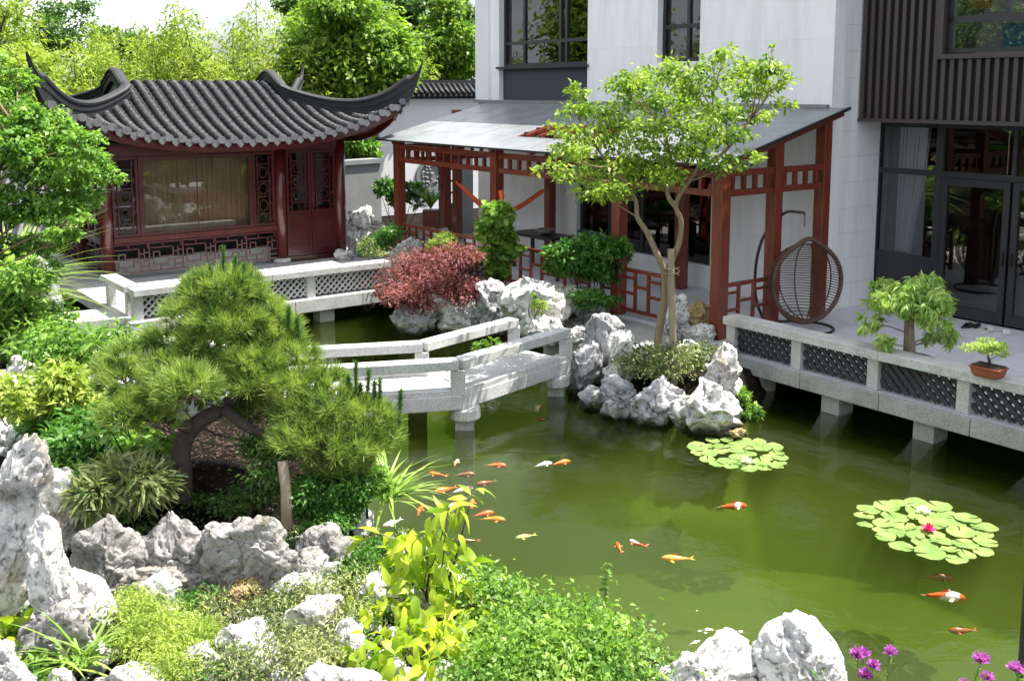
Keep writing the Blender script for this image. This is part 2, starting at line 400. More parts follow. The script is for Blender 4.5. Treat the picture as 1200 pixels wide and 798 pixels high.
def crown_points(blobs, n, rng, sub=.14, per=26, shell=.45):
    """twig-cluster leaf points in ellipsoids; blobs (x,y,z,rx,ry,rz[,weight])"""
    B = np.array([b[:6] for b in blobs], float)
    w = np.array([b[6] if len(b) > 6 else (b[3]*b[4]*b[5])**(2/3) for b in blobs]); w /= w.sum()
    nt = max(1, n//per); k = rng.choice(len(B), nt, p=w)
    d = unit(rng.normal(size=(nt, 3))); r = (shell+(1-shell)*rng.random(nt))**.6
    tw = B[k, :3]+d*r[:, None]*B[k, 3:6]
    rad = B[k, 3:6].mean(1)
    i = rng.integers(0, nt, n)
    off = rng.normal(size=(n, 3))*np.array([1, 1, .55])*sub*rad[i][:, None]
    P = tw[i]+off
    out = unit((P-B[k[i], :3])/B[k[i], 3:6])
    return P, out, B[k[i], :3]
def crown(name, mat, parent, blobs, n, size, rng, rows=2, asp=.5, up=.7, sub=.14, droop=.2, per=26, shell=.45, flat=.6):
    P, out, _ = crown_points(blobs, n, rng, sub, per, shell)
    T = out*np.array([1, 1, .3])+rng.normal(size=P.shape)*.7; T[:, 2] -= droop
    Nn = np.array([0, 0, 1.])*up+out*.3+rng.normal(size=P.shape)*(1-flat)
    L = size*rng.uniform(.65, 1.25, n)
    v, f = leaves(P, T, Nn, L, L*asp, rows, droop)
    return npmesh(name, v, f, mat, parent)
def branches(mb, trunk, blobs, r0, rng, n=5, twigs=3):
    """limbs from points on the trunk to crown lobes"""
    tr = np.array(trunk, float)
    for b in blobs:
        c = np.array(b[:3], float)
        dd = np.linalg.norm(tr[:, :3]-c, axis=1)+np.where(tr[:, 2] > c[2]-.05*abs(c[2]), 2.0, 0)
        s = tr[int(np.argmin(dd))][:3]
        mid = (s+c)/2+rng.normal(size=3)*.08*np.linalg.norm(c-s); mid[2] += -.04*np.linalg.norm(c-s)
        pts = [s*(1-t)**2+2*mid*t*(1-t)+c*t*t for t in np.linspace(0, 1, n)]
        r = r0*(.5+.5*min(1, np.linalg.norm(b[3:6])/1.0))
        mb.tube(pts, list(np.linspace(r, r*.3, n)), 6)
        for _ in range(twigs):
            e = c+unit(rng.normal(size=(1, 3)))[0]*np.array(b[3:6])*.8
            mb.tube([pts[-2], (pts[-2]+e)/2+rng.normal(size=3)*.04, e], [r*.4, r*.25, r*.08], 5)

# ================================================================== SKY, SUN
w = bpy.data.worlds.new("World"); S.world = w; w.use_nodes = True
nt = w.node_tree; bg = nt.nodes['Background']
SUN_EL = 66
saz_k = math.radians(-22)                      # azimuth in frame K measured from its x axis
sun_dir_az = saz_k+KROT
sx, sy = math.cos(sun_dir_az), math.sin(sun_dir_az)
sky = nt.nodes.new('ShaderNodeTexSky'); sky.sky_type = 'NISHITA'; sky.sun_disc = False
sky.sun_elevation = R(SUN_EL); sky.sun_rotation = math.atan2(sx, sy)
sky.dust_density = 2.5; sky.air_density = 1.0; sky.altitude = 50
tc = nt.nodes.new('ShaderNodeTexCoord'); mp = nt.nodes.new('ShaderNodeMapping'); mp.inputs['Scale'].default_value = (1, 1, 2.6)
nn = nt.nodes.new('ShaderNodeTexNoise'); nn.inputs['Scale'].default_value = 2.2; nn.inputs['Detail'].default_value = 7; nn.inputs['Roughness'].default_value = .6
nt.links.new(tc.outputs['Generated'], mp.inputs[0]); nt.links.new(mp.outputs[0], nn.inputs['Vector'])
cl = ramp(nt, nn.outputs[0], [(.38, (.15, .15, .15)), (.56, (1, 1, 1))])
mx = nt.nodes.new('ShaderNodeMix'); mx.data_type = 'RGBA'
nt.links.new(cl, mx.inputs[0]); nt.links.new(sky.outputs[0], mx.inputs[6]); mx.inputs[7].default_value = (7.5, 7.8, 8.3, 1)
nt.links.new(mx.outputs[2], bg.inputs['Color']); bg.inputs['Strength'].default_value = .088
sd = bpy.data.lights.new('sun', 'SUN'); sd.energy = 5.0; sd.angle = R(.55); sd.color = (1, .955, .88)
so = bpy.data.objects.new('sun', sd); COL.objects.link(so)
sv = Vector((sx*math.cos(R(SUN_EL)), sy*math.cos(R(SUN_EL)), math.sin(R(SUN_EL))))
so.rotation_euler = sv.to_track_quat('Z', 'Y').to_euler(); so.location = (0, 0, 30)

# ================================================================== GROUND AND POND
WATER = -.45; BED = -1.5
POND = np.array([(9.6, 7.1), (4.24, 14.26), (3.4, 13.3), (2.9, 12.5), (2, 12.4), (1.35, 12.8), (1.3, 13.9), (.95, 15.2), (.4, 16.2), (-.5, 16.75), (-2.0, 16.9), (-2.15, 18),
                 (-1.8, 19), (-3.1, 20.2), (-6.9, 17.4), (-8.0, 18.8), (-9.8, 21.2), (-11.6, 20.8), (-10.8, 17.2), (-9.0, 14.9), (-6.6, 13.5), (-4.7, 12.0), (-3.0, 10.9), (-1.75, 10.3),
                 (-1.55, 9.4), (-1.25, 8.5), (.0, 7.5), (1.2, 6.3), (3.5, 5.2), (12, 2.2)])
def sdist(X, Y, poly):
    p = np.stack([X, Y], -1); d = np.full(X.shape, 1e9); ins = np.zeros(X.shape, bool)
    for a, b in zip(poly, np.roll(poly, -1, 0)):
        ab = b-a; t = np.clip(((p-a)@ab)/(ab@ab), 0, 1)
        d = np.minimum(d, np.linalg.norm(p-(a+t[..., None]*ab), axis=-1))
        c = ((a[1] > Y) != (b[1] > Y)) & (X < (b[0]-a[0])*(Y-a[1])/(b[1]-a[1]+1e-12)+a[0]); ins ^= c
    return np.where(ins, -d, d)
def sstep(a, b, x): t = np.clip((x-a)/(b-a), 0, 1); return t*t*(3-2*t)
def ground_z(X, Y):
    X = np.asarray(X, float); Y = np.asarray(Y, float)
    s = sdist(X, Y, POND)
    P3 = np.stack([X*1.3, Y*1.3, np.zeros_like(X)], -1).reshape(-1, 3)
    n = fbm(P3, 3).reshape(X.shape)
    kx = .8*(X-AX)+.6*(Y-AY); ky = -.6*(X-AX)+.8*(Y-AY)
    flat = (sstep(-.9, -.3, kx)*sstep(14, 13, ky)+sstep(26, 27, Y))
    flat = np.clip(np.maximum(flat, sstep(7.4, 8.2, ky)*sstep(-6.9, -6.3, kx)), 0, 1)
    bank = -.10+.1*n*(1-flat)+0*s
    # soil mound under the pine
    e = np.sqrt(((X+2.35)/1.55)**2+((Y-9.15)/.95)**2)
    bank = bank+.50*sstep(1.15, .75, e)
    # rising left bank
    bank = bank+.55*sstep(-3.2, -6.0, X)*sstep(15, 9, Y)*(1-flat)
    # hollows, also darkened below, putting the pond's shadowed zones into the bed
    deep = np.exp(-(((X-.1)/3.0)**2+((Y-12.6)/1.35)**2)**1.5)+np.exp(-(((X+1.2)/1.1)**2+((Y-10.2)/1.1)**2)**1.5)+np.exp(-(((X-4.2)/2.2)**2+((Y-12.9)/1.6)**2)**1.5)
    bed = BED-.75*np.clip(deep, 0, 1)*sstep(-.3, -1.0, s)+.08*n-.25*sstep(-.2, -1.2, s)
    z = bed+(bank-bed)*sstep(-.22, .18, s)
    return z-.03*flat
gx = np.concatenate([np.linspace(-600, -40, 12), np.linspace(-36, -13, 12), np.arange(-12.5, 12.5, .16), np.linspace(13, 40, 14), np.linspace(60, 600, 10)])
gy = np.concatenate([np.linspace(-300, -20, 8), np.linspace(-15, 1.6, 10), np.arange(2, 24, .16), np.linspace(24.5, 60, 20), np.linspace(80, 1500, 14)])
GX, GY = np.meshgrid(gx, gy)
GZ = ground_z(GX, GY)
V = np.stack([GX, GY, GZ], -1).reshape(-1, 3); nxg = len(gx); nyg = len(gy)
ii, jj = np.meshgrid(np.arange(nxg-1), np.arange(nyg-1)); a = (jj*nxg+ii).ravel()
F = np.stack([a, a+1, a+1+nxg, a+nxg], 1)
gm, nt, b = _new('earth_and_pond_bed'); L = nt.links
geo = N(nt, 'ShaderNodeNewGeometry'); sep = N(nt, 'ShaderNodeSeparateXYZ'); L.new(geo.outputs['Position'], sep.inputs[0])
zr = N(nt, 'ShaderNodeMapRange'); zr.inputs['From Min'].default_value = -.75; zr.inputs['From Max'].default_value = -.4; L.new(sep.outputs[2], zr.inputs[0])
n1 = N(nt, 'ShaderNodeTexNoise', Scale=.55, Detail=6, Roughness=.6); L.new(geo.outputs['Position'], n1.inputs['Vector'])
bedc = ramp(nt, n1.outputs[0], [(.3, (.10, .122, .024)), (.7, (.18, .195, .036))])
n2 = N(nt, 'ShaderNodeTexNoise', Scale=5, Detail=9, Roughness=.7); L.new(geo.outputs['Position'], n2.inputs['Vector'])
soilc = ramp(nt, n2.outputs[0], [(.35, (.006, .005, .004)), (.5, (.009, .007, .005)), (.66, (.024, .019, .013))])
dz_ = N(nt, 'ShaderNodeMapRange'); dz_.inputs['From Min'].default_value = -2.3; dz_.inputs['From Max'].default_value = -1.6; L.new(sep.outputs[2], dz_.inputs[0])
bm_ = N(nt, 'ShaderNodeMix', data_type='RGBA'); L.new(dz_.outputs[0], bm_.inputs[0]); bm_.inputs[6].default_value = (.010, .020, .008, 1); L.new(bedc, bm_.inputs[7]); bedc = bm_.outputs[2]  # darker with depth; this tint stands in for shadowed water
mxx = N(nt, 'ShaderNodeMix', data_type='RGBA'); L.new(zr.outputs[0], mxx.inputs[0]); L.new(bedc, mxx.inputs[6]); L.new(soilc, mxx.inputs[7])
L.new(mxx.outputs[2], b.inputs['Base Color']); b.inputs['Roughness'].default_value = .95; b.inputs['Specular IOR Level'].default_value = .1
bp = N(nt, 'ShaderNodeBump', Strength=.6, Distance=.05); L.new(n2.outputs[0], bp.inputs['Height']); L.new(bp.outputs[0], b.inputs['Normal'])
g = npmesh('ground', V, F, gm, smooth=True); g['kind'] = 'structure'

wm, nt, b = _new('pond_water'); L = nt.links
geo = N(nt, 'ShaderNodeNewGeometry')
mpw = N(nt, 'ShaderNodeMapping'); mpw.inputs['Scale'].default_value = (1, 1.6, 1); mpw.inputs['Rotation'].default_value = (0, 0, .5); L.new(geo.outputs['Position'], mpw.inputs[0])
n1 = N(nt, 'ShaderNodeTexNoise', Scale=2.6, Detail=4, Roughness=.5, Distortion=.6); L.new(mpw.outputs[0], n1.inputs['Vector'])
n2 = N(nt, 'ShaderNodeTexNoise', Scale=11, Detail=3, Roughness=.5); L.new(mpw.outputs[0], n2.inputs['Vector'])
bp = N(nt, 'ShaderNodeBump', Strength=.13, Distance=.08); L.new(n1.outputs[0], bp.inputs['Height'])
bp2 = N(nt, 'ShaderNodeBump', Strength=.08, Distance=.02); L.new(n2.outputs[0], bp2.inputs['Height']); L.new(bp.outputs[0], bp2.inputs['Normal'])
fr = N(nt, 'ShaderNodeFresnel', IOR=1.33); L.new(bp2.outputs[0], fr.inputs['Normal'])
tr = N(nt, 'ShaderNodeBsdfTransparent'); tr.inputs[0].default_value = (1, 1, 1, 1)
gl = N(nt, 'ShaderNodeBsdfGlossy', Roughness=.02); L.new(bp2.outputs[0], gl.inputs['Normal'])
ms = N(nt, 'ShaderNodeMixShader'); L.new(fr.outputs[0], ms.inputs[0]); L.new(tr.outputs[0], ms.inputs[1]); L.new(gl.outputs[0], ms.inputs[2])
L.new(ms.outputs[0], nt.nodes['Material Output'].inputs[0])
# suspended algae: an even green murk fills the water body
vs_n = N(nt, 'ShaderNodeVolumeScatter'); vs_n.inputs['Color'].default_value = (.34, .45, .08, 1); vs_n.inputs['Density'].default_value = .20; vs_n.inputs['Anisotropy'].default_value = 0
va_n = N(nt, 'ShaderNodeVolumeAbsorption'); va_n.inputs['Color'].default_value = (.41, .57, .26, 1); va_n.inputs['Density'].default_value = .66
vadd = N(nt, 'ShaderNodeAddShader'); L.new(vs_n.outputs[0], vadd.inputs[0]); L.new(va_n.outputs[0], vadd.inputs[1]); L.new(vadd.outputs[0], nt.nodes['Material Output'].inputs['Volume'])
V = np.array([(x, y, z) for z in (-2.6, WATER) for x, y in ((-14, 1.5), (13, 1.5), (13, 23), (-14, 23))], float)
o = npmesh('water', V, np.array([[4, 5, 6, 7], [3, 2, 1, 0], [0, 1, 5, 4], [1, 2, 6, 5], [2, 3, 7, 6], [3, 0, 4, 7]]), wm); o['kind'] = 'structure'

# ================================================================== TERRACE (deck on piers), PERGOLA FLOOR
m = MB('K'); m.box(-.5, 4.05, -9.5, -.05, -.19, 0); m.box(-.06, 4.05, -.05, 10.6, -.19, -.002)
terr = m.build('terrace', floor_st, structure=True)
m = MB('K')
yy = -.75
while yy > -9.5:
    m.box(-.56, -.5, yy-1.13, yy, -.2, .004); yy -= 1.14
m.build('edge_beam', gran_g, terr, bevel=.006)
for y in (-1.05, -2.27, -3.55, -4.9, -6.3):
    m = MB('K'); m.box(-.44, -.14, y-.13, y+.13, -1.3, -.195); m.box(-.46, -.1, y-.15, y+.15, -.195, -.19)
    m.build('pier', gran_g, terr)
m = MB('K'); m.box(1.4, 1.5, -9.5, -.1, -1.3, -.19); m.build('back_wall', grey_wall, terr)

tile_and_shade = pm('dark_tile_and_shade', (.045, .045, .05), (.025, .025, .03), 9, .75)
def balustrade(name, label, a, bb, ys, axis, post, lat, group=None, zt=.50, stone=gran, latt=None, inward=1, sp=.125):
    """low stone balustrade along K axis 'x' or 'y'; ys = post positions along it; a = fixed coordinate"""
    mid = (ys[0]+ys[-1])/2
    org = (a, mid, 0) if axis == 'y' else (mid, a, 0)
    t = thing(name, label, 'balustrade', org, 'K', group)
    def bx(m, u0, u1, w0, w1, z0, z1):
        (m.box(w0, w1, u0, u1, z0, z1) if axis == 'y' else m.box(u0, u1, w0, w1, z0, z1))
    m = MB('K')
    lo, hi = min(ys)-.09, max(ys)+.09
    n = max(1, round((hi-lo)/2.3))
    for i in range(n):
        bx(m, lo+(hi-lo)*i/n+.002, lo+(hi-lo)*(i+1)/n-.002, a-.15, a+.15, zt-.11, zt)
    m.build('top_rail', stone, t, bevel=.008)
    for y in ys:
        m = MB('K'); bx(m, y-.075, y+.075, a-.085, a+.085, .004, zt-.11); m.build('post', stone, t, bevel=.005)
    z0, z1 = .03, zt-.11
    for p, q in zip(ys[:-1], ys[1:]):
        p, q = min(p, q)+.075, max(p, q)-.075
        m = MB('K')
        # diagonal lattice, clipped to the panel
        for sgn, off in ((1, -.012), (-1, .012)):
            c = -1.0
            u = p-(z1-z0)
            while u < q+(z1-z0):
                # line: w = u + sgn*(z-z0)
                za, zb = z0, z1
                ua = u if sgn > 0 else u; ub = u+sgn*(z1-z0)
                def clip(u0_, zz0, u1_, zz1):
                    t0, t1 = 0.0, 1.0; du = u1_-u0_
                    for lim, s_ in ((p, 1), (q, -1)):
                        f0 = (u0_-lim)*s_; f1 = (u1_-lim)*s_
                        if f0 < 0 and f1 < 0: return None
                        if f0 < 0: t0 = max(t0, f0/(f0-f1))
                        elif f1 < 0: t1 = min(t1, f0/(f0-f1))
                    if t1-t0 < .05: return None
                    return (u0_+du*t0, zz0+(zz1-zz0)*t0, u0_+du*t1, zz0+(zz1-zz0)*t1)
                r = clip(ua, za, ub, zb)
                if r:
                    P = (a+off, r[0], r[1]) if axis == 'y' else (r[0], a+off, r[1]); Q = (a+off, r[2], r[3]) if axis == 'y' else (r[2], a+off, r[3])
                    upv = (1, 0, 0) if axis == 'y' else (0, 1, 0)
                    m.beam(P, Q, lat, .03, upv)
                u += sp
        if m.v: m.build('lattice_panel', latt or stone, t)
        if not latt:
            m = MB('K'); bx(m, p, q, a+.045, a+.055, .004, zt-.11); m.build('lattice_shade_panel', tile_and_shade, t)  # dark sheet that paints the deck's shade behind the lattice holes
    return t
balustrade('stone_balustrade', 'long low granite balustrade with dark tile lattice along the terrace edge', -.36, None, [-.62, -1.72, -2.85, -4.0, -5.25, -6.5, -7.7], 'y', None, .052, latt=tile_and_shade)

m = MB('K'); m.box(-1.0, -.1, .3, 2.4, -.5, -.03); m.box(-1.5, -1.01, .9, 2.2, -.5, -.12); m.build('landing', gran_g, structure=True, bevel=.01)
# walkway in front of the pavilion, platform beneath it
m = MB('K'); m.box(-6.5, -.1, 6.25, 14.4, -.22, -.004)
walk = m.build('walkway', gran, structure=True, bevel=.01)
m = MB('K')
for x0, x1 in ((-6.56, -5.2), (-5.19, -3.8), (-3.79, -2.5), (-2.49, -1.75)): m.box(x0, x1, 6.12, 6.25, -.22, .006)
m.build('edge_beam', gran, walk, bevel=.008)
for x in (-6.2, -4.6, -3.15):
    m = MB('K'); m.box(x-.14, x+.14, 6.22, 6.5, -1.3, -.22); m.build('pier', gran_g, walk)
m = MB('K'); m.box(-6.3, -.3, 7.6, 7.7, -1.3, -.23); m.build('back_wall', grey_wall, walk)
balustrade('stone_balustrade', 'low white stone balustrade with open lattice in front of the red pavilion', 6.34, None, [-6.38, -4.93, -3.42, -1.95], 'x', None, .026, stone=gran, sp=.115)
t = thing('balustrade_return', 'short white stone rail end beside the pavilion corner column', 'balustrade', (-6.36, 7.2, 0), 'K')
m = MB('K'); m.box(-6.5, -6.24, 6.62, 7.9, .39, .5); m.build('top_rail', gran, t, bevel=.008)
for y in (6.72, 7.78):
    m = MB('K'); m.box(-6.44, -6.3, y-.07, y+.07, 0, .39); m.build('post', gran, t, bevel=.006)
# slab path leading left from the walkway corner
m = MB('W')
pts = [G(150, 372, 0), G(30, 384, 0), G(-60, 400, 0)]
for p, q in zip(pts[:-1], pts[1:]):
    d = (q-p)/np.linalg.norm(q-p); nrm = np.array([d[1], -d[0], 0])*(-.9)
    if nrm[1] < 0: nrm = -nrm
    m.add([p, q, q+nrm, p+nrm]+[v+np.array([0, 0, -.2]) for v in (p, q, q+nrm, p+nrm)], [(0, 1, 2, 3), (7, 6, 5, 4), (0, 4, 5, 1), (1, 5, 6, 2), (2, 6, 7, 3), (3, 7, 4, 0)])
slab = m.build('path', gran, structure=True)
m = MB('W')
p = G(122, 392, -.2); m.box(p[0]-.25, p[0]+.25, p[1]-.05, p[1]+.4, -1.2, -.2); m.build('pier', gran_g, slab)

# ================================================================== ZIGZAG BRIDGE
near = [np.array([.80, 13.40, 0]), np.array([-.59, 11.77, 0]), np.array([-2.9, 11.25, 0]), np.array([-5.2, 12.1, 0])]
def offs(path, w):
    out = []
    for i, p in enumerate(path):
        ds = []
        if i > 0: ds.append((path[i]-path[i-1])/np.linalg.norm(path[i]-path[i-1]))
        if i < len(path)-1: ds.append((path[i+1]-path[i])/np.linalg.norm(path[i+1]-path[i]))
        nn_ = [np.array([d[1], -d[0], 0]) for d in ds]
        v = sum(nn_); v /= np.linalg.norm(v)
        v = v/max(.5, float(np.dot(v, nn_[0])))
        out.append(p+v*w)
    return out
far = offs(near, 1.12)
br = thing('stone_bridge', 'white granite zigzag footbridge with low slab rails crossing the pond', 'bridge', (-1.2, 12.2, -.45))
for i in range(3):
    a_, b_, c_, d_ = near[i], near[i+1], far[i+1], far[i]
    m = MB(); z0 = np.array([0, 0, -.17])
    m.add([a_, b_, c_, d_, a_+z0, b_+z0, c_+z0, d_+z0], [(0, 1, 2, 3), (7, 6, 5, 4), (0, 4, 5, 1), (1, 5, 6, 2), (2, 6, 7, 3), (3, 7, 4, 0)])
    m.build('deck_slab', gran, br, bevel=.008)
for side, path, sg in (('near', near, 1), ('far', far, -1)):
    ins = offs(path, .10*sg)
    for i in range(3):
        m = MB(); u = (ins[i+1]-ins[i])/np.linalg.norm(ins[i+1]-ins[i])
        m.beam(ins[i]+[0, 0, .37]+u*(.003), ins[i+1]+[0, 0, .37]-u*.003, .20, .115); m.build('rail', gran, br, bevel=.01)
        m = MB(); m.beam(ins[i]+[0, 0, .03]+u*.02, ins[i+1]+[0, 0, .03]-u*.02, .16, .07); m.build('kerb', gran, br, bevel=.006)
    for i in range(4):
        for k in ([0] if i in (0, 3) else [0]):
            m = MB(); p = ins[i]; m.box(p[0]-.085, p[0]+.085, p[1]-.085, p[1]+.085, .0, .305); m.build('post', gran, br, bevel=.008)
    m = MB(); p = (ins[0]+ins[1])/2; 
for i, p in enumerate([(near[1]+far[1])/2, near[0]*.88+near[1]*.12]):
    pass
for p0 in (near[1]+[.02, .18, 0], far[1]+[0, -.2, 0], near[0]+[-.22, -.08, 0], near[2]+[0, .2, 0], far[2]+[0, -.2, 0]):
    m = MB(); m.lathe((p0[0], p0[1], -.33), [(.17, 0), (.19, .02), (.19, .13), (.17, .155)], 14, 1); m.build('pier_cap', gran, br, smooth=False)
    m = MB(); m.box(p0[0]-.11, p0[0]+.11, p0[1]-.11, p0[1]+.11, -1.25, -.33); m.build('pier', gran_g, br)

# ================================================================== WHITE HOUSE with recessed windows
def wallx(m, x0, x1, yr, zr_, holes):
    """wall slab between x0 and x1, y-range, z-range, holes (y0,y1,z0,z1)"""
    ys = sorted(set([yr[0], yr[1]]+[h[i] for h in holes for i in (0, 1)])); zs = sorted(set([zr_[0], zr_[1]]+[h[i] for h in holes for i in (2, 3)]))
    for a_, b_ in zip(ys[:-1], ys[1:]):
        run = None
        for c_, d_ in zip(zs[:-1], zs[1:]):
            my, mz = (a_+b_)/2, (c_+d_)/2
            if any(h[0] < my < h[1] and h[2] < mz < h[3] for h in holes):
                if run: m.box(x0, x1, a_, b_, *run); run = None
            else: run = (run[0], d_) if run else (c_, d_)
        if run: m.box(x0, x1, a_, b_, *run)
wh = thing('white_house', 'white rendered house with dark framed windows rising behind the pergola', 'house', (4.5, 5, 0), 'K')
TOP = 6.35
m = MB('K'); wallx(m, 2.7, 3.0, (.16, 9.93), (0, TOP), [(6.05, 9.09, 4.08, 6.0), (3.0, 4.07, 4.1, 6.0), (6.05, 9.09, 3.34, 4.08), (2.63, 6.35, .42, 2.3)])
m.build('wall', stone_wall, wh)
m = MB('K'); m.box(3.0, 4.6, .16, .4, 0, TOP); m.build('end_wall', stone_wall_y, wh)
m = MB('K'); m.box(3.0, 9, 9.7, 9.93, 0, TOP); m.box(2.66, 2.7, 9.45, 9.97, 3.36, TOP); m.build('pilaster', white_wall, wh)
m = MB('K'); m.box(2.6, 9, .1, 10.0, TOP, TOP+.12); m.build('parapet', ridge_mat, wh)
m = MB('K'); m.box(4.7, 9, .2, 9.9, TOP+.12, 10.2); m.build('unseen_upper_block', white_wall, wh)  # unseen setback block, added to keep bright sky out of the pond's reflection
m = MB('K'); m.box(2.82, 2.9, 6.05, 9.09, 3.34, 4.05); m.build('spandrel', blue_panel, wh)
m = MB('K'); m.box(2.64, 2.9, 6.0, 9.14, 4.05, 4.10); m.build('sill', dark_metal, wh)
m = MB('K'); m.box(2.62, 2.7, .2, 9.98, 3.30, 3.36); m.build('flashing', grey_wall, wh)
def window(y0, y1, z0, z1, ym, zm, x=2.84, fw=.07):
    m = MB('K')
    for a_, b_ in ((y0, y0+fw), (y1-fw, y1)): m.box(x, x+.09, a_, b_, z0, z1)
    for z in (z0, z1-fw): m.box(x, x+.09, y0+fw, y1-fw, z, z+fw)
    for y in ym: m.box(x+.002, x+.088, y-fw/2, y+fw/2, z0+fw, z1-fw)
    for z in zm: m.box(x+.004, x+.086, y0+fw, y1-fw, z-fw/2, z+fw/2)
    f = m.build('window', dark_metal, wh)
    m = MB('K'); m.box(x+.04, x+.05, y0+fw, y1-fw, z0+fw, z1-fw); m.build('pane', glass, f)
    m = MB('K'); m.box(x+.6, x+.65, y0-.1, y1+.1, z0-.1, z1+.1)
    m.box(x+.14, x+.6, y0-.1, y0-.05, z0, z1); m.box(x+.14, x+.6, y1+.05, y1+.1, z0, z1); m.box(x+.14, x+.6, y0, y1, z0-.1, z0-.05); m.build('reveal', room_dark, f)
    return f
f1 = window(6.05, 9.09, 4.10, 6.0, [8.35, 7.1, 6.9], [4.62])
window(3.0, 4.07, 4.10, 6.0, [3.42], [4.75])
m = MB('K')
for k in range(30):
    y = 7.15+k*.04; m.box(3.05+.02*math.sin(k*2.1), 3.09+.02*math.sin(k*2.1), y, y+.042, 4.7, 5.95)
m.build('curtain', curtain_m, f1)
# sliding doors under the pergola
m = MB('K')
for y in (2.63, 3.55, 4.47, 5.4, 6.27): m.box(2.8, 2.88, y, y+.08, .42, 2.3)
for z in (.42, 2.22): m.box(2.802, 2.878, 2.63, 6.35, z, z+.08)
sd_ = m.build('glazed_doors', dark_metal, wh)
m = MB('K'); m.box(2.83, 2.84, 2.7, 6.3, .5, 2.22); m.build('pane', glass, sd_)
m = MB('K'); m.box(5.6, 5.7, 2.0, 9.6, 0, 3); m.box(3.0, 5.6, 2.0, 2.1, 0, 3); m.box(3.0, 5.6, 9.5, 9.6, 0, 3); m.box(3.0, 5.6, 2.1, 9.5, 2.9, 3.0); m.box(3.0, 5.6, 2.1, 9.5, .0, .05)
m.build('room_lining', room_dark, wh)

# ================================================================== SLATTED HOUSE
sh = thing('slat_clad_house', 'dark house clad in vertical brown slats above wide glass doors', 'house', (5.5, -4, 0), 'K')
STOP = 10.3
m = MB('K'); wallx(m, 3.46, 3.60, (-8.5, .14), (3.1, STOP), [(-3.1, -1.27, 4.12, 5.7)]); m.box(3.6, 4.2, -8.5, .14, 3.1, 3.2); m.box(3.6, 9, -8.5, -8.4, 3.1, STOP); m.box(3.6, 9, .0, .14, 3.2, STOP); m.box(3.6, 9, -8.4, 0, STOP-.1, STOP)
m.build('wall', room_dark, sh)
m = MB('K'); y = .12
while y > -8.4:
    if -3.17 < y < -1.2: m.box(3.385, 3.46, y-.062, y, 3.14, 4.04)
    if -3.17 < y < -1.2: m.box(3.385, 3.46, y-.062, y, 5.8, STOP)
    if not (-3.17 < y < -1.2): m.box(3.385, 3.46, y-.062, y, 3.14, STOP)
    y -= .138
m.box(3.375, 3.46, -8.5, .14, 3.08, 3.138)
m.build('slat_cladding', slat_mat, sh)
m = MB('K')
for a_, b_ in ((-3.17, -3.1), (-1.27, -1.2)): m.box(3.36, 3.62, a_, b_, 4.05, 5.78)
m.box(3.36, 3.62, -3.1, -1.27, 4.05, 4.12); m.box(3.36, 3.62, -3.1, -1.27, 5.7, 5.78)
wf = m.build('window', slat_mat, sh)
m = MB('K')
m.box(3.5, 3.56, -3.1, -1.27, 4.14, 4.2); m.box(3.5, 3.56, -3.1, -1.27, 4.58, 4.68); m.box(3.5, 3.56, -1.36, -1.27, 4.2, 5.7); m.box(3.5, 3.56, -3.1, -3.01, 4.2, 5.7); m.box(3.5, 3.56, -2.2, -2.12, 4.68, 5.7)
m.build('frame', dark_metal, wf)
m = MB('K'); m.box(3.53, 3.535, -3.01, -1.36, 4.2, 5.7); m.build('pane', glass, wf)
m = MB('K')
for y0 in (-1.86, -2.9):
    m.box(3.62, 3.64, y0, y0+.36, 4.78, 5.6)
m.build('red_blind', poster_m, wf)
m = MB('K'); m.box(3.7, 3.72, -2.9, -2.0, 4.2, 4.55); m.build('blue_case', pm('blue_case', (.05, .16, .34), (.04, .12, .28), 3, .4), wf)
# ground floor glazing, plane x = 4.05
GX0 = 4.05
def gbox(m, y0, y1, z0, z1, dx=0): m.box(GX0+dx, GX0+.1-dx, y0, y1, z0, z1)
m = MB('K')
for y0, y1 in ((.14, .26), (-.98, -.86), (-3.38, -3.26), (-5.8, -5.68), (-8.5, -8.38)): gbox(m, y0, y1, 0, 3.08)
gbox(m, -8.38, .14, 2.99, 3.08, .002); gbox(m, -8.38, .14, 2.22, 2.31, .003); gbox(m, -.86, .14, .80, .90, .004); gbox(m, -.86, .14, 0, .12, .004)
m.box(GX0+.02, GX0+.08, -.86, .14, .12, .8)
for y in (-2.12, -4.5): gbox(m, y-.03, y+.03, 2.31, 2.99, .005)
fr_ = m.build('glazing_frame', dark_metal, sh)
m = MB('K'); m.box(GX0+.045, GX0+.05, -8.38, .14, 2.31, 2.99); m.box(GX0+.045, GX0+.05, -.86, .14, .9, 2.22); m.build('pane', glass, fr_)
for y1 in (-.98, -2.13, -3.38, -4.53, -5.8, -6.95):
    y0 = y1-1.13
    m = MB('K')
    m.box(GX0-.015, GX0+.06, y1-.11, y1-.012, .03, 2.215); m.box(GX0-.015, GX0+.06, y0+.012, y0+.11, .03, 2.215)
    m.box(GX0-.012, GX0+.057, y0+.11, y1-.11, 2.1, 2.215); m.box(GX0-.012, GX0+.057, y0+.11, y1-.11, .03, .2)
    dd = m.build('door', dark_metal, sh)
    m = MB('K'); m.box(GX0+.02, GX0+.025, y0+.11, y1-.11, .2, 2.1); m.build('pane', glass, dd)
    m = MB('K'); hy = y0+.06 if y1 in (-.98, -3.38, -5.8) else y1-.06
    m.box(GX0-.06, GX0-.015, hy-.012, hy+.012, .95, 1.15); m.build('handle', iron_m, dd)
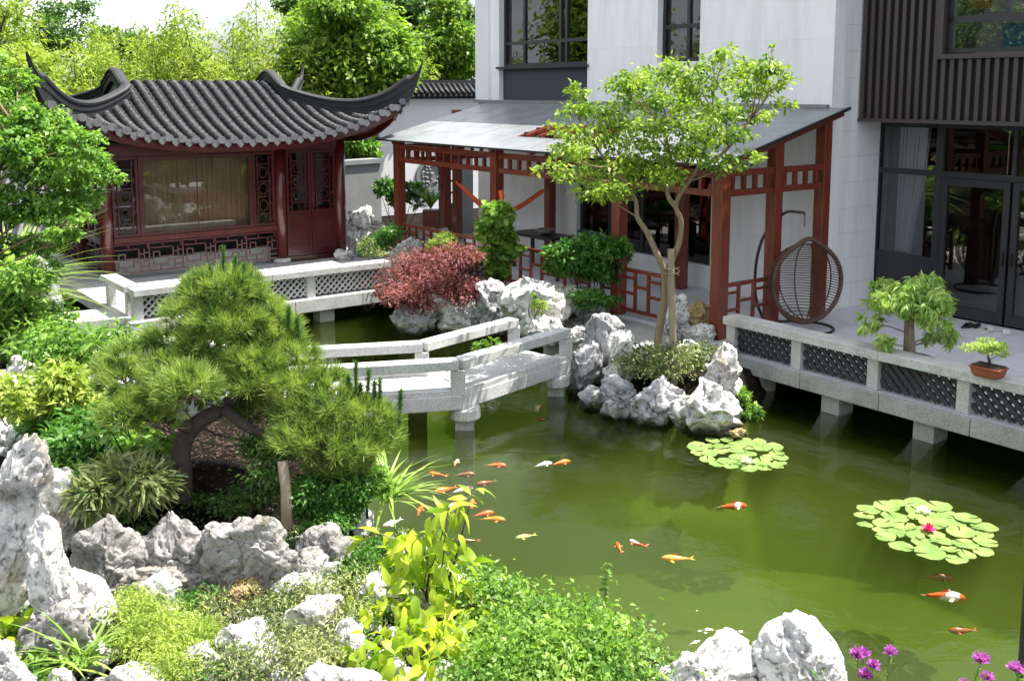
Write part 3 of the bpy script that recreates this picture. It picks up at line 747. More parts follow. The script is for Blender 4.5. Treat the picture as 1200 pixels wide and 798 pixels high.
m = MB('K'); m.box(8.0, 8.1, -8.4, 0, 0, 3.1); m.box(GX0+.2, 8, 0.02, .12, 0, 3.05); m.box(GX0+.2, 8, -8.4, -8.3, 0, 3.05); m.box(GX0+.12, 8, -8.3, 0, 3.05, 3.1)
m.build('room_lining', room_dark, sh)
m = MB('K'); m.box(GX0+.12, 8, -8.3, 0, 0, .03); m.build('room_floor', room_floor, sh)
m = MB('K')
for k in range(26):   # gathered curtain tied back
    f = k/25
    top = -.02-f*.52; bot = -.02-f*.18
    for z0, z1, g0, g1 in ((.9, 1.5, .5, .62), (1.5, 2.2, .62, .9), (2.2, 3.0, .9, 1.0)):
        ya = -.04-f*.52*g0; yb = -.04-f*.52*g1
        m.beam((GX0+.3+.02*math.sin(k*2.3), ya, z0), (GX0+.3+.02*math.sin(k*2.3), yb, z1), .022, .02)
m.build('curtain', curtain_m, sh)

# a house across the courtyard, seen beyond the garden wall, is out of frame; garden walls follow
gw = thing('garden_wall', 'tall white garden wall with dark tiled coping between pavilion and house', 'wall', (-2.2, 30, 0))
a_ = D(441, 150, 30)[:2]; dirn = np.array([.8, .6]); b_ = a_+dirn*7.5
def wseg(m, p, q, th_, z0, z1):
    d = (q-p)/np.linalg.norm(q-p); nrm = np.array([-d[1], d[0]])*th_/2
    c = [p-nrm, q-nrm, q+nrm, p+nrm]
    m.add([(*v, z0) for v in c]+[(*v, z1) for v in c], [(0, 3, 2, 1), (4, 5, 6, 7), (0, 1, 5, 4), (1, 2, 6, 5), (2, 3, 7, 6), (3, 0, 4, 7)])
m = MB(); wseg(m, a_, b_, .24, -.1, 3.32); m.build('wall', white_wall, gw)
m = MB(); wseg(m, a_-dirn*.1, b_, .34, 3.32, 3.40); wseg(m, a_-dirn*.1, b_, .16, 3.72, 3.88); m.build('coping_ridge', ridge_mat, gw)
m = MB()
nrm = np.array([.6, -.8])
k = 0.0
while k < 7.5:
    for sg in (1, -1):
        p = a_+dirn*k; p0 = np.array([*(p+nrm*sg*.05), 3.76]); p1 = np.array([*(p+nrm*sg*.42), 3.46])
        m.tube([p0, (p0+p1)/2+[0, 0, -.02], p1], [.055, .055, .06], 8)
    k += .19
m.build('coping_tiles', tile_mat, gw, smooth=True)
m = MB()
for sg in (1, -1):
    p, q = a_, b_
    v = [(*(p+nrm*sg*.04), 3.74), (*(q+nrm*sg*.04), 3.74), (*(q+nrm*sg*.40), 3.42), (*(p+nrm*sg*.40), 3.42)]
    m.add(v+[(x, y, z-.04) for x, y, z in v], [(0, 1, 2, 3), (7, 6, 5, 4), (0, 4, 5, 1), (1, 5, 6, 2), (2, 6, 7, 3), (3, 7, 4, 0)])
m.build('coping_bed', tile_dark, gw)
# round carved medallion on the wall
mc = D(512, 207, 30.6)
tpar = ((mc[:2]-a_)@dirn); cpt = a_+dirn*tpar+nrm*.14
m = MB(); rr = .50
def disc(m, c, z, r0, r1, off, th_, n=32):
    for k in range(n):
        a0, a1 = 2*math.pi*k/n, 2*math.pi*(k+1)/n
        vs = []
        for (rad, aa, o_) in ((r0, a0, off), (r1, a0, off), (r1, a1, off), (r0, a1, off), (r0, a0, off+th_), (r1, a0, off+th_), (r1, a1, off+th_), (r0, a1, off+th_)):
            q = c+dirn*rad*math.cos(aa)+nrm*o_; vs.append((q[0], q[1], z+rad*math.sin(aa)))
        m.add(vs, [(0, 3, 2, 1), (4, 5, 6, 7), (0, 1, 5, 4), (1, 2, 6, 5), (2, 3, 7, 6), (3, 0, 4, 7)])
disc(m, cpt, mc[2], .38, .50, 0, .06); disc(m, cpt, mc[2], 0.0, .38, 0, .02)
rg = np.random.default_rng(2)
for k in range(26):
    aa = rg.uniform(0, 6.28); r_ = .34*math.sqrt(rg.random()); q = cpt+dirn*r_*math.cos(aa)+nrm*.03
    m.lathe((q[0], q[1], mc[2]+r_*math.sin(aa)-.04), [(.02, 0), (.05, .03), (.02, .07)], 6)
tag(m.build('round_carving', grey_wall), 'round grey carved stone medallion on the white garden wall', 'carving')
lw = thing('tiled_wall', 'short garden wall with tiled coping seen behind the pavilion left roof tip', 'wall', (*D(30, 200, 23)[:2], 0))
a3 = D(-40, 150, 22.5)[:2]; b3 = a3+dirn*3.6
m = MB(); wseg(m, a3, b3, .24, -.1, 2.75); m.build('wall', white_wall, lw)
m = MB(); wseg(m, a3, b3, .18, 3.0, 3.28); m.build('coping_ridge', ridge_mat, lw)
m = MB(); k = 0.0
while k < 3.6:
    for sg in (1, -1):
        p = a3+dirn*k; p0 = np.array([*(p+nrm*sg*.05), 3.10]); p1 = np.array([*(p+nrm*sg*.6), 2.72]); m.tube([p0, p1], [.06, .065], 8)
    k += .2
m.build('coping_tiles', tile_mat, lw, smooth=True)
m = MB(); a2 = D(395, 200, 26.5)[:2]; b2 = D(442, 200, 27.5)[:2]; wseg(m, a2, b2, .3, -.1, 1.65); wseg(m, a2, b2, .42, 1.65, 1.77)
tag(m.build('low_wall', grey_wall), 'low grey garden wall right of the pavilion', 'wall')
# grey column and lattice window at the far end of the pergola
m = MB('K'); m.box(3.2, 3.5, 11.3, 11.62, 0, 2.6)
tag(m.build('grey_pillar', grey_wall), 'square grey pillar at the far end of the pergola', 'pillar')
m = MB('K'); y = 11.9
m.box(3.3, 3.36, 11.66, 12.6, 0, .7); m.box(3.3, 3.36, 11.66, 12.6, 2.2, 2.5)
for q in (11.68, 12.1, 12.54): m.box(3.295, 3.365, q, q+.06, .7, 2.2)
for q in (.95, 1.25, 1.55, 1.85): m.box(3.3, 3.36, 11.74, 12.54, q, q+.05)
tag(m.build('lattice_screen', dark_metal), 'dark lattice screen beside the grey pillar beyond the pergola', 'screen')

# ================================================================== PERGOLA
pg = thing('pergola', 'long red timber pergola with sloping dusty glass roof against the white house', 'pergola', (1.2, 4.7, 0), 'K')
RS = .73/2.8
def rz(x): return 2.56+(x+.2)*RS
for (x, y) in [(0, 0), (0, 2.13), (0, 5.47), (0, 9.0)]:
    m = MB('K'); m.box(x-.095, x+.095, y-.095, y+.095, 0, rz(x)-.1); m.build('post', redwood, pg, bevel=.01)
for (x, y) in [(2.35, .02), (2.35, 3.0), (2.35, 6.8), (2.35, 10.3), (1.17, 0), (1.17, 9.0)]:
    m = MB('K'); m.box(x-.09, x+.09, y-.09, y+.09, 0, rz(x)-.1); m.build('post', redwood, pg, bevel=.01)
segs = [(0.095, 2.035), (2.225, 5.375), (5.565, 8.905)]
for (y0, y1) in segs:
    m = MB('K')
    m.box(-.045, .045, y0, y1, 2.07, 2.16); m.box(-.045, .045, y0, y1, 2.34, 2.44)
    n = max(2, round((y1-y0)/.28))
    for k in range(n+1):
        yc = y0+.03+(y1-y0-.06)*k/n; m.box(-.03, .03, yc-.03, yc+.03, 2.16, 2.34)
    m.build('lattice_beam', redwood_x, pg)
for yf in (0.0, 9.0):
    for (x0, x1) in ((.095, 1.08), (1.26, 2.26)):
        m = MB('K')
        m.box(x0, x1, yf-.045, yf+.045, 2.07, 2.16); m.box(x0, x1, yf-.045, yf+.045, 2.36, 2.45)
        for k in range(4):
            xc = x0+.12+(x1-x0-.24)*k/3; m.box(xc-.03, xc+.03, yf-.03, yf+.03, 2.16, 2.36)
        m.build('lattice_beam', redwood, pg)
m = MB('K')
y = -.06
rafters = [-.06, 1.05, 2.13, 3.2, 4.3, 5.47, 6.6, 7.7, 9.0]
for y in rafters: m.beam((-.16, y+.001, rz(-.16)-.065), (2.66, y+.001, rz(2.66)-.065), .09, .11)
for x in (.45, 1.17, 1.85, 2.5): m.beam((x, -.1, rz(x)-.06), (x, 9.3, rz(x)-.06), .06, .07, up=(1, 0, 0))
m.build('rafters', redwood, pg)
m = MB('K')   # glass panels, one bay left open
xs = [-.24, .45, 1.17, 1.85, 2.69]; ys = [-.16, 1.05, 2.13, 3.2, 4.3, 5.47, 6.6, 7.7, 8.5, 9.5]
for i in range(len(xs)-1):
    for j in range(len(ys)-1):
        if (i == 1 and j in (3, 4)): continue
        x0, x1, y0, y1 = xs[i]+.004, xs[i+1]-.004, ys[j]+.004, ys[j+1]-.004
        v = [(x0, y0, rz(x0)), (x1, y0, rz(x1)), (x1, y1, rz(x1)), (x0, y1, rz(x0))]
        m.add([(a_, b_, c_-.012) for a_, b_, c_ in v]+v, [(0, 3, 2, 1), (4, 5, 6, 7), (0, 1, 5, 4), (1, 2, 6, 5), (2, 3, 7, 6), (3, 0, 4, 7)])
m.build('roof_glass', frost, pg)
m = MB('K')
for y in (3.45, 3.85, 4.3, 4.75, 5.15): m.beam((.46, y, rz(.46)+.02), (1.16, y, rz(1.16)+.02), .07, .05)
for x in (.66, .95): m.beam((x, 3.2, rz(x)+.0), (x, 5.47, rz(x)+.0), .05, .04, up=(1, 0, 0))
m.build('open_lattice', redwood, pg)
m = MB('K'); m.beam((-.26, -.2, rz(-.26)-.01), (-.26, 9.52, rz(-.26)-.01), .03, .06, up=(1, 0, 0)); m.beam((-.26, -.19, rz(-.26)-.005), (2.69, -.19, rz(2.69)-.005), .03, .05); m.build('roof_edge', dark_metal, pg)
def fret(m, u0, u1, z0, z1, put, step=.30):
    """square fretwork railing"""
    put(m, u0, u1, z1-.06, z1); put(m, u0, u1, z0, z0+.05)
    n = max(1, round((u1-u0)/step)); s = (u1-u0)/n; zm = (z0+z1)/2
    for k in range(n+1):
        u = u0+s*k
        if 0 < k < n: put(m, u-.022, u+.022, z0+.05, z1-.06)
    for k in range(n):
        a_ = u0+s*k+.022; b_ = u0+s*(k+1)-.022
        zc = zm+(.07 if k % 2 else -.05)
        put(m, a_, b_, zc-.02, zc+.02)
        if k % 2 == 0: put(m, a_, b_, z1-.17, z1-.135)
def putY(x, hw=.022):
    return lambda m, a_, b_, c_, d_: m.box(x-hw, x+hw, a_, b_, c_, d_)
def putX(y, hw=.022):
    return lambda m, a_, b_, c_, d_: m.box(a_, b_, y-hw, y+hw, c_, d_)
for (y0, y1) in ((1.15, 2.035), (2.225, 3.8), (3.8, 5.375), (5.565, 7.2), (7.2, 8.905)):
    m = MB('K'); fret(m, y0, y1, .08, .78, putY(0)); m.build('railing', redwood_x, pg)
m = MB('K'); fret(m, .095, 1.08, .08, .80, putX(0)); m.build('railing', redwood_x, pg)
m = MB('K'); m.box(-.03, .03, 1.09, 1.15, 0, .8); m.build('railing_post', redwood, pg)
m = MB('K'); m.box(-.9, -.3, 7.2, 8.9, -.1, .02)
# hammock tied between pergola posts
hm = MB('K'); n = 25
pa = np.array([2.25, 10.2, 1.45]); pb = np.array([2.25, 6.9, 1.5]); path = []
for k in range(n+1):
    t_ = k/n; p = pa*(1-t_)+pb*t_; p[2] -= .60*4*t_*(1-t_)*(.75+.25*math.sin(math.pi*t_)); path.append(p)
wd = [.12+.6*math.sin(math.pi*min(1, max(0, (k/n))))**.7 for k in range(n+1)]
hm.sweep(path, [(-.14, .03), (-.07, -.03), (0, -.05), (.07, -.03), (.14, .03), (.07, -.015), (0, -.035), (-.07, -.015)], widths=wd)
tag(hm.build('hammock', ham_m, smooth=True), 'orange cloth hammock slung between the shaded pergola posts', 'hammock')
hm = MB('K'); hm.tube([(0, 5.35, 1.75), (.05, 5.33, 1.4), (.06, 5.3, 1.02)], [.05, .045, .02], 8)
tag(hm.build('folded_hammock', ham_m, smooth=True), 'orange cloth bundle hanging down against a front pergola post', 'cloth')
# table and bench under the pergola
t = thing('low_table', 'low dark table under the pergola behind the fret railing', 'table', (1.6, 6.1, 0), 'K')
m = MB('K'); m.box(1.3, 1.9, 5.5, 6.8, .66, .72); m.build('table_top', dark_metal, t)
for x in (1.36, 1.84):
    for y in (5.56, 6.74):
        m = MB('K'); m.box(x-.03, x+.03, y-.03, y+.03, 0, .66); m.build('leg', dark_metal, t)
m = MB('K'); m.lathe((1.55, 5.95, .72), [(.06, 0), (.16, .05), (.19, .12), (.17, .12), (.05, .02)], 16)
tag(m.build('bowl', pot_m, smooth=True), 'pale bowl on the low dark table', 'bowl')
t = thing('lounge_chair', 'dark blue cushioned lounge chair in the pergola shade', 'chair', (1.3, 4.6, 0), 'K')
m = MB('K'); m.box(.95, 1.65, 4.3, 4.95, .3, .45); m.build('seat', cushion_m, t, bevel=.04)
m = MB('K'); m.box(1.5, 1.65, 4.3, 4.95, .45, .95); m.build('backrest', cushion_m, t, bevel=.04)
for x in (1.0, 1.6):
    for y in (4.35, 4.9):
        m = MB('K'); m.box(x-.025, x+.025, y-.025, y+.025, 0, .3); m.build('leg', iron_m, t)

# ================================================================== PAVILION
pv = thing('pavilion', 'dark red lacquered garden pavilion with upturned grey tiled roof', 'pavilion', (-3.35, 11.75, 0), 'K')
CX, CY = -3.35, 11.75
def roofz(u, v):
    au = 3.6-abs(u); vv = math.sqrt(v*v+.04)-.0; av = 2.65-min(vv, 2.65) if abs(v) < 2.6 else 2.65-abs(v)
    a_ = av if abs(u) <= 1.6 else min(av, au)
    a_ = max(a_, 0)
    return 2.63+.30*a_+.062*a_*a_+.74*(abs(u)/3.6*abs(v)/2.65)**2.6
# bed
us = sorted(list(np.linspace(-3.6, 3.6, 61))+[-1.601, -1.599, 1.599, 1.601]); vs_ = np.linspace(-2.65, 2.65, 45)
def bedmesh(name, mat, dz, marg, th_, parent):
    m = MB('K'); V = []; nu = len(us); nv = len(vs_)
    for dzz in (0, -th_):
        for u in us:
            for v in vs_:
                uu = u*(1-marg/3.6); w_ = v*(1-marg/2.65)
                V.append((CX+uu, CY+w_, roofz(u, v)+dz+dzz))
    Fq = []
    off = nu*nv
    for i in range(nu-1):
        for j in range(nv-1):
            q = i*nv+j; Fq.append((q, q+nv, q+nv+1, q+1)); Fq.append((off+q, off+q+1, off+q+nv+1, off+q+nv))
    for i in range(nu-1):
        for j in (0, nv-1):
            q = i*nv+j; r = (q, q+nv, off+q+nv, off+q); Fq.append(r if j else r[::-1])
    for j in range(nv-1):
        for i in (0, nu-1):
            q = i*nv+j; r = (q, q+1, off+q+1, off+q); Fq.append(r[::-1] if i else r)
    m.add(V, Fq); return m.build(name, mat, parent)
roof = bedmesh('roof', tile_dark, -.02, 0, .05, pv)
bedmesh('soffit', lacquer, -.09, .14, .03, pv)
# convex tile rows
m = MB('K'); md = MB('K')
NP = 6
def roll(path):
    L_ = [np.array(p) for p in path]
    dist = 0; n = len(L_); base = len(m.v); prev = None
    for i, p in enumerate(L_):
        t_ = L_[min(i+1, n-1)]-L_[max(i-1, 0)]; t_ = t_/np.linalg.norm(t_)
        a_ = np.cross(t_, (0, 0, 1.)); a_ /= np.linalg.norm(a_); b_ = np.cross(a_, t_)
        for k in range(NP+1):
            th_ = math.pi*k/NP; m.v.append(tuple(p[:3]+a_*math.cos(th_)*.092*p_s[i]+b_*(math.sin(th_)*.085*p_s[i]-.01)))
    for i in range(n-1):
        for k in range(NP):
            q = base+i*(NP+1)+k; m.f.append((q, q+1, q+NP+2, q+NP+1))
    m.f.append(tuple(base+k for k in range(NP+1))[::-1])
def mk(u0, v0, du, dv, length, fn):
    """resample with overlapping courses"""
    global p_s
    pts = []; p_s = []; s = 0; c = .17
    while s < length-1e-6:
        e = min(s+c, length)
        for (ss, sc) in ((s+.002, 1.10), (e-.004, .90)):
            u, v = u0+du*ss, v0+dv*ss; pts.append((CX+u, CY+v, fn(u, v)+.0)); p_s.append(sc)
        s = e
    return pts
eave_ends = []
u = -3.5
while u < 3.51:
    for sg in (-1, 1):
        ve = 0.02 if abs(u) < 1.6 else abs(u)-.95
        ln = 2.65-ve
        if ln > .08:
            roll(mk(u, sg*2.67, 0, -sg, ln, roofz)); eave_ends.append((u, sg*2.67, 0, sg))
    u += .25
v = -2.5
while v < 2.51:
    for sg in (-1, 1):
        ue = max(1.62, abs(v)+.95); ln = 3.6-ue
        if ln > .08:
            roll(mk(sg*3.62, v, -sg, 0, ln, roofz)); eave_ends.append((sg*3.62, v, sg, 0))
    v += .25
m.build('roof_tiles', tile_mat, pv, smooth=True)
m = MB('K')
for (u, v, du, dv) in eave_ends:
    z = roofz(u, v); c = np.array([CX+u, CY+v, z+.01]); o_ = np.array([du, dv, 0.])*.025; s_ = np.array([-dv, du, 0.])
    ring = [c+s_*math.cos(a_)*.085+np.array([0, 0, math.sin(a_)*.07]) for a_ in np.linspace(0, 2*math.pi, 13)[:-1]]
    m.add([r_-o_*.2 for r_ in ring]+[r_+o_ for r_ in ring], [tuple(range(12))[::-1], tuple(range(12, 24))]+[(k, (k+1) % 12, 12+(k+1) % 12, 12+k) for k in range(12)])
    # hanging drip tongue between the rows
    zz = roofz(u+s_[0]*.125, v+s_[1]*.125); c = np.array([CX+u, CY+v, zz-.035])+s_*.125
    prof = [c-s_*.075+[0, 0, .045], c+s_*.075+[0, 0, .045], c+s_*.07+[0, 0, -.04], c+[0, 0, -.105], c-s_*.07+[0, 0, -.04]]
    m.add([p-o_*.2 for p in prof]+[p+o_*.7 for p in prof], [(4, 3, 2, 1, 0), (5, 6, 7, 8, 9)]+[(k, (k+1) % 5, 5+(k+1) % 5, 5+k) for k in range(5)])
m.build('eave_tiles', tile_end, pv)
# curved ridges
for su in (-1, 1):
    for svv in (-1, 1):
        path = []; hs = []; ws = []
        for t_ in np.linspace(0, 1, 8): path.append([CX+su*1.66, CY+svv*.75*t_, max(roofz(1.5, .75*t_), 0)+.02+.02*(1-t_)]); hs.append(.27+.02*t_); ws.append(1)
        for t_ in np.linspace(.06, 1, 16):
            u = 1.66+(3.62-1.66)*t_; v = .75+(2.67-.75)*t_
            z = roofz(min(u, 3.59)+.0, min(v, 2.64))
            zt = roofz(1.66, .75)*(1-t_)+0
            path.append([CX+su*u, CY+svv*v, z-.02]); hs.append(.30+.06*t_+.20*t_**3); ws.append(1-.2*t_)
        # outer horn beyond the corner
        z0 = path[-1][2]
        for t_ in (.2, .4, .6, .8, 1.0):
            path.append([CX+su*(3.62+.26*t_), CY+svv*(2.67+.22*t_), z0+.30*t_+.50*t_*t_]); hs.append(.56-.48*t_); ws.append(.8-.55*t_)
        m = MB('K')
        m.sweep(path, [(-.075, -.03), (.075, -.03), (.075, .45), (.095, .46), (.095, .56), (.075, .57), (.075, .74), (.10, .75), (.105, .86), (.07, .96), (0, 1.0), (-.07, .96), (-.105, .86), (-.10, .75), (-.075, .74), (-.075, .57), (-.095, .56), (-.095, .46), (-.075, .45)], widths=ws, heights=hs, up='flat')
        m.build('hip_ridge', ridge_mat, pv)
for su in (-1, 1):   # gable boards
    m = MB('K'); pts = []
    for v in np.linspace(-.66, .66, 13): pts.append((CY+v, roofz(1.5, v)+.02))
    zb = roofz(1.7, 0)-.03
    poly = [(CY-.66, zb)]+pts+[(CY+.66, zb)]
    x0, x1 = CX+su*1.605, CX+su*1.64; n = len(poly)
    m.add([(x0, y, z) for y, z in poly]+[(x1, y, z) for y, z in poly], [tuple(range(n)), tuple(range(n, 2*n))[::-1]]+[(k, (k+1) % n, n+(k+1) % n, n+k) for k in range(n)])
    m.build('gable', gable_mat, pv)
# eave boards
m = MB('K')
for sg in (-1, 1):
    P = [(CX+u, CY+sg*2.50, roofz(u, 2.62)-.15) for u in np.linspace(-3.45, 3.45, 40)]
    m.sweep(P, [(-.03, -.08), (.03, -.08), (.03, .09), (-.03, .09)], up='flat')
    P = [(CX+sg*3.45, CY+v, roofz(3.57, v)-.15) for v in np.linspace(-2.5, 2.5, 30)]
    m.sweep(P, [(-.03, -.08), (.03, -.08), (.03, .09), (-.03, .09)], up='flat')
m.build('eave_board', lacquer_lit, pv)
X0, X1, XM, Y0, Y1 = -5.8, -.9, -2.28, 10.0, 13.5
for (x, y) in ((X0, Y0), (XM, Y0), (X1, Y0), (X0, Y1), (X1, Y1), (X0, 11.75), (X1, 11.75)):
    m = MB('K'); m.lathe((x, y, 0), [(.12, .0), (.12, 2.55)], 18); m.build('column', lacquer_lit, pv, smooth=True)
    m = MB('K'); m.lathe((x, y, 0), [(.17, 0), (.19, .04), (.16, .10)], 18); m.build('column_base', gran, pv, smooth=True)
m = MB('K')
m.box(X0, X1, Y0-.06, Y0+.06, 2.34, 2.56); m.box(X0, X1, Y1-.06, Y1+.06, 2.34, 2.56); m.box(X0-.06, X0+.06, Y0+.06, Y1-.06, 2.34, 2.56); m.box(X1-.06, X1+.06, Y0+.06, Y1-.06, 2.34, 2.56)
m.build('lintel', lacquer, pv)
fpX = putX(Y0, .018); 
def pattern(m, u0, u1, z0, z1, put, t_=.011):
    """interlocking rectangles"""
    n = max(1, round((u1-u0)/.62)); s = (u1-u0)/n; h = z1-z0
    put(m, u0, u1, z0, z0+.03); put(m, u0, u1, z1-.03, z1)
    segs = [('h', 0, .7, .80), ('v', .7, .48, .80), ('h', .3, .7, .48), ('v', .3, .48, .66), ('h', .12, .3, .66), ('v', .12, .22, .66), ('h', .12, .55, .22), ('v', .55, .22, .36),
            ('h', .55, 1.0, .36), ('v', .85, .36, .80), ('h', .85, 1.0, .66), ('v', .4, .80, 1.0), ('v', .95, .80, 1.0), ('h', .7, .85, .62), ('v', .33, .0, .22), ('v', .75, 0, .36), ('h', 0, .12, .42), ('h', .75, 1, .18)]
    for k in range(n):
        for sgm in segs:
            if sgm[0] == 'h': put(m, u0+s*(k+sgm[1]), u0+s*(k+sgm[2]), z0+h*sgm[3]-t_, z0+h*sgm[3]+t_)
            else: put(m, u0+s*(k+sgm[1])-t_, u0+s*(k+sgm[1])+t_, z0+h*sgm[2], z0+h*sgm[3])
    for k in range(1, n): put(m, u0+s*k-t_, u0+s*k+t_, z0+.03, z1-.03)
m = MB('K'); pattern(m, X0+.12, XM-.12, .1, .68, fpX); m.build('fret_railing', lacquer_lit, pv)
m = MB('K'); m.box(X0+.12, XM-.12, Y0-.05, Y0+.05, .70, .80); m.build('sill', lacquer_lit, pv)
def lattice_leaf(name, x0, x1, z0, z1, y, solid=None, orient='x'):
    m = MB('K')
    def B(a_, b_, c_, d_, e=.03):
        (m.box(a_, b_, y-e, y+e, c_, d_) if orient == 'x' else m.box(y-e, y+e, a_, b_, c_, d_))
    fw = .05
    B(x0, x0+fw, z0, z1); B(x1-fw, x1, z0, z1); B(x0+fw, x1-fw, z0, z0+fw, .029); B(x0+fw, x1-fw, z1-fw, z1, .029)
    zz0 = z0
    if solid:
        B(x0+fw, x1-fw, z0+fw, solid, .012); B(x0+fw, x1-fw, solid, solid+fw, .029); B(x0+fw+.05, x1-fw-.05, z0+fw+.2, solid-.06, .02); B(x0+fw, x1-fw, z0+.2, z0+.225, .024)
        zz0 = solid
    f = m.build(name, lacquer, pv)
    m = MB('K'); a_, b_ = x0+fw, x1-fw; c_, d_ = zz0+fw, z1-fw; w_ = b_-a_; h = d_-c_
    def B2(p, q, r, s_): B(a_+w_*p, a_+w_*q, c_+h*r, c_+h*s_, .012)
    tw = .012/w_; thh = .012/h
    for p in (.16, .84): B2(p-tw, p+tw, 0, 1)
    for r in (.06, .28, .50, .72, .94): B2(.0, .16-tw, r-thh, r+thh); B2(.84+tw, 1, r-thh, r+thh); 
    for r in (.14, .39, .61, .86): B2(.16+tw, .84-tw, r-thh, r+thh)
    for (cx_, cz) in ((.5, .26), (.5, .5), (.5, .74)):
        for k in range(12):
            a0, a1 = 2*math.pi*k/12, 2*math.pi*(k+1)/12; ra, rb = .24*w_, .08*h
            P = (a_+w_*cx_+ra*math.cos(a0), c_+h*cz+rb*math.sin(a0)); Q = (a_+w_*cx_+ra*math.cos(a1), c_+h*cz+rb*math.sin(a1))
            if orient == 'x': m.beam((P[0], y, P[1]), (Q[0], y, Q[1]), .02, .016)
            else: m.beam((y, P[0], P[1]), (y, Q[0], Q[1]), .02, .016)
    m.build('lattice', lacquer, f)
    m = MB('K')
    (m.box(a_, b_, y+.016, y+.02, c_, d_) if orient == 'x' else m.box(y+.016, y+.02, a_, b_, c_, d_)); m.build('pane', glass_pav, f)
    return f
lattice_leaf('window', X0+.13, X0+.62, .81, 2.33, Y0)
lattice_leaf('window', XM-.60, XM-.13, .81, 2.33, Y0)
m = MB('K'); x0, x1 = X0+.63, XM-.61; m.box(x0, x0+.08, Y0-.035, Y0+.035, .81, 2.33); m.box(x1-.08, x1, Y0-.035, Y0+.035, .81, 2.33); m.box(x0+.08, x1-.08, Y0-.033, Y0+.033, .81, .86); m.box(x0+.08, x1-.08, Y0-.033, Y0+.033, 2.25, 2.33)
wf = m.build('window', lacquer, pv)
m = MB('K'); m.box(x0+.08, x1-.08, Y0+.0, Y0+.006, .86, 2.25); m.build('pane', glass_pav, wf)
m = MB('K'); m.box((x0+x1)/2-.008, (x0+x1)/2+.008, Y0-.01, Y0+.0, .86, 2.25); m.build('mullion', lacquer, wf)
m = MB('K')
k = x0+.02
while k < x1: m.box(k, k+.095, Y0+.20+.01*math.sin(k*9), Y0+.21+.01*math.sin(k*9), .84, 2.3); k += .1
m.build('blind', blind_m, wf)
lattice_leaf('door', XM+.13, (XM+X1)/2-.005, .12, 2.33, Y0, solid=1.02)
lattice_leaf('door', (XM+X1)/2+.005, X1-.12, .12, 2.33, Y0, solid=1.02)
m = MB('K'); m.box(XM+.12, X1-.12, Y0-.06, Y0+.06, .0, .11); m.build('threshold', lacquer, pv)
fpY = lambda xx: putY(xx, .018)
for (ya, yb) in ((Y0+.12, 11.63), (11.87, Y1-.12)):
    m = MB('K'); pattern(m, ya, yb, .1, .68, fpY(X0)); m.build('fret_railing', lacquer, pv)
    m = MB('K'); m.box(X0-.05, X0+.05, ya, yb, .70, .80); m.build('sill', lacquer, pv)
    n = 3
    for k in range(n): lattice_leaf('window', ya+(yb-ya)*k/n+.004, ya+(yb-ya)*(k+1)/n-.004, .81, 2.33, X0, orient='y')
m = MB('K'); m.box(X1-.03, X1+.03, Y0+.12, Y1-.12, .0, 2.34); m.box(X0+.12, X1-.12, Y1-.03, Y1+.03, 0, 2.34); m.build('wall', lacquer, pv)
m = MB('K'); m.box(X0+.3, XM-.1, 10.35, 10.6, 0.0, .30); m.build('bench', gran, pv)
m = MB('K'); m.box(X0+.14, XM-.14, 10.75, 10.79, 0.0, .8); m.build('dado', room_dark, pv)
m = MB('K'); m.box(X0-.1, X1+.1, Y0-.1, Y1+.1, 2.57, 2.6); m.build('ceiling', room_dark, pv)

# ================================================================== HANGING EGG CHAIR
cb = G(925, 388, 0)
t = thing('hanging_chair_stand', 'dark curved iron stand holding the rattan egg chair', 'chair stand', (cb[0]-.15, cb[1]+.3, 0))
cc = D(943, 330, cb[1]+.05)
top = D(943, 252, cb[1]+.05)
ax = np.array([cc[0]-.60, cb[1]+.25])
m = MB(); P = []
for k in range(15):
    f = k/14; ang = math.pi*(.0+.5*f)
    P.append(np.array([ax[0]+(1-math.cos(ang))*.15, ax[1], .03+1.25*f]))
P = [np.array([ax[0]+.10, ax[1]+.1, .03]), np.array([ax[0]-.06, ax[1]+.07, .45]), np.array([ax[0]-.08, ax[1]+.05, .95]), np.array([ax[0]-.0, ax[1]+.03, 1.35]), np.array([ax[0]+.14, ax[1], 1.58]), np.array([ax[0]+.32, ax[1]-.1, top[2]+.03]), np.array([top[0], top[1], top[2]+.03])]
def catmull(P, n=6):
    P = [2*P[0]-P[1]]+P+[2*P[-1]-P[-2]]; out = []
    for i in range(1, len(P)-2):
        for k in range(n):
            t_ = k/n; a_, b_, c_, d_ = P[i-1], P[i], P[i+1], P[i+2]
            out.append(.5*((2*b_)+(-a_+c_)*t_+(2*a_-5*b_+4*c_-d_)*t_*t_+(-a_+3*b_-3*c_+d_)*t_**3))
    return out+[P[-2]]
m.tube(catmull(P), .022, 10); m.build('arm', iron_m, t, smooth=True)
m = MB(); bx_, by_ = cc[0]-.02, cc[1]+.1
m.tube([(bx_+.5*math.cos(a_), by_+.45*math.sin(a_), .02) for a_ in np.linspace(0, 2*math.pi, 33)], .018, 8); m.build('base_ring', iron_m, t, smooth=True)
m = MB(); m.tube([tuple(top+[0, 0, .03]), tuple(top+[0, 0, -.01])], .012, 6)
for k in range(5):
    z = top[2]-.02-k*.035; m.tube([(top[0]+.012*math.cos(a_+k), top[1], z+.018*math.sin(a_)) for a_ in np.linspace(0, 6.28, 9)], .004, 5)
m.build('chain', iron_m, t)
egg = thing('egg_chair', 'open brown rattan egg chair hanging on the terrace', 'chair', (cc[0], cc[1], cc[2]-.6))
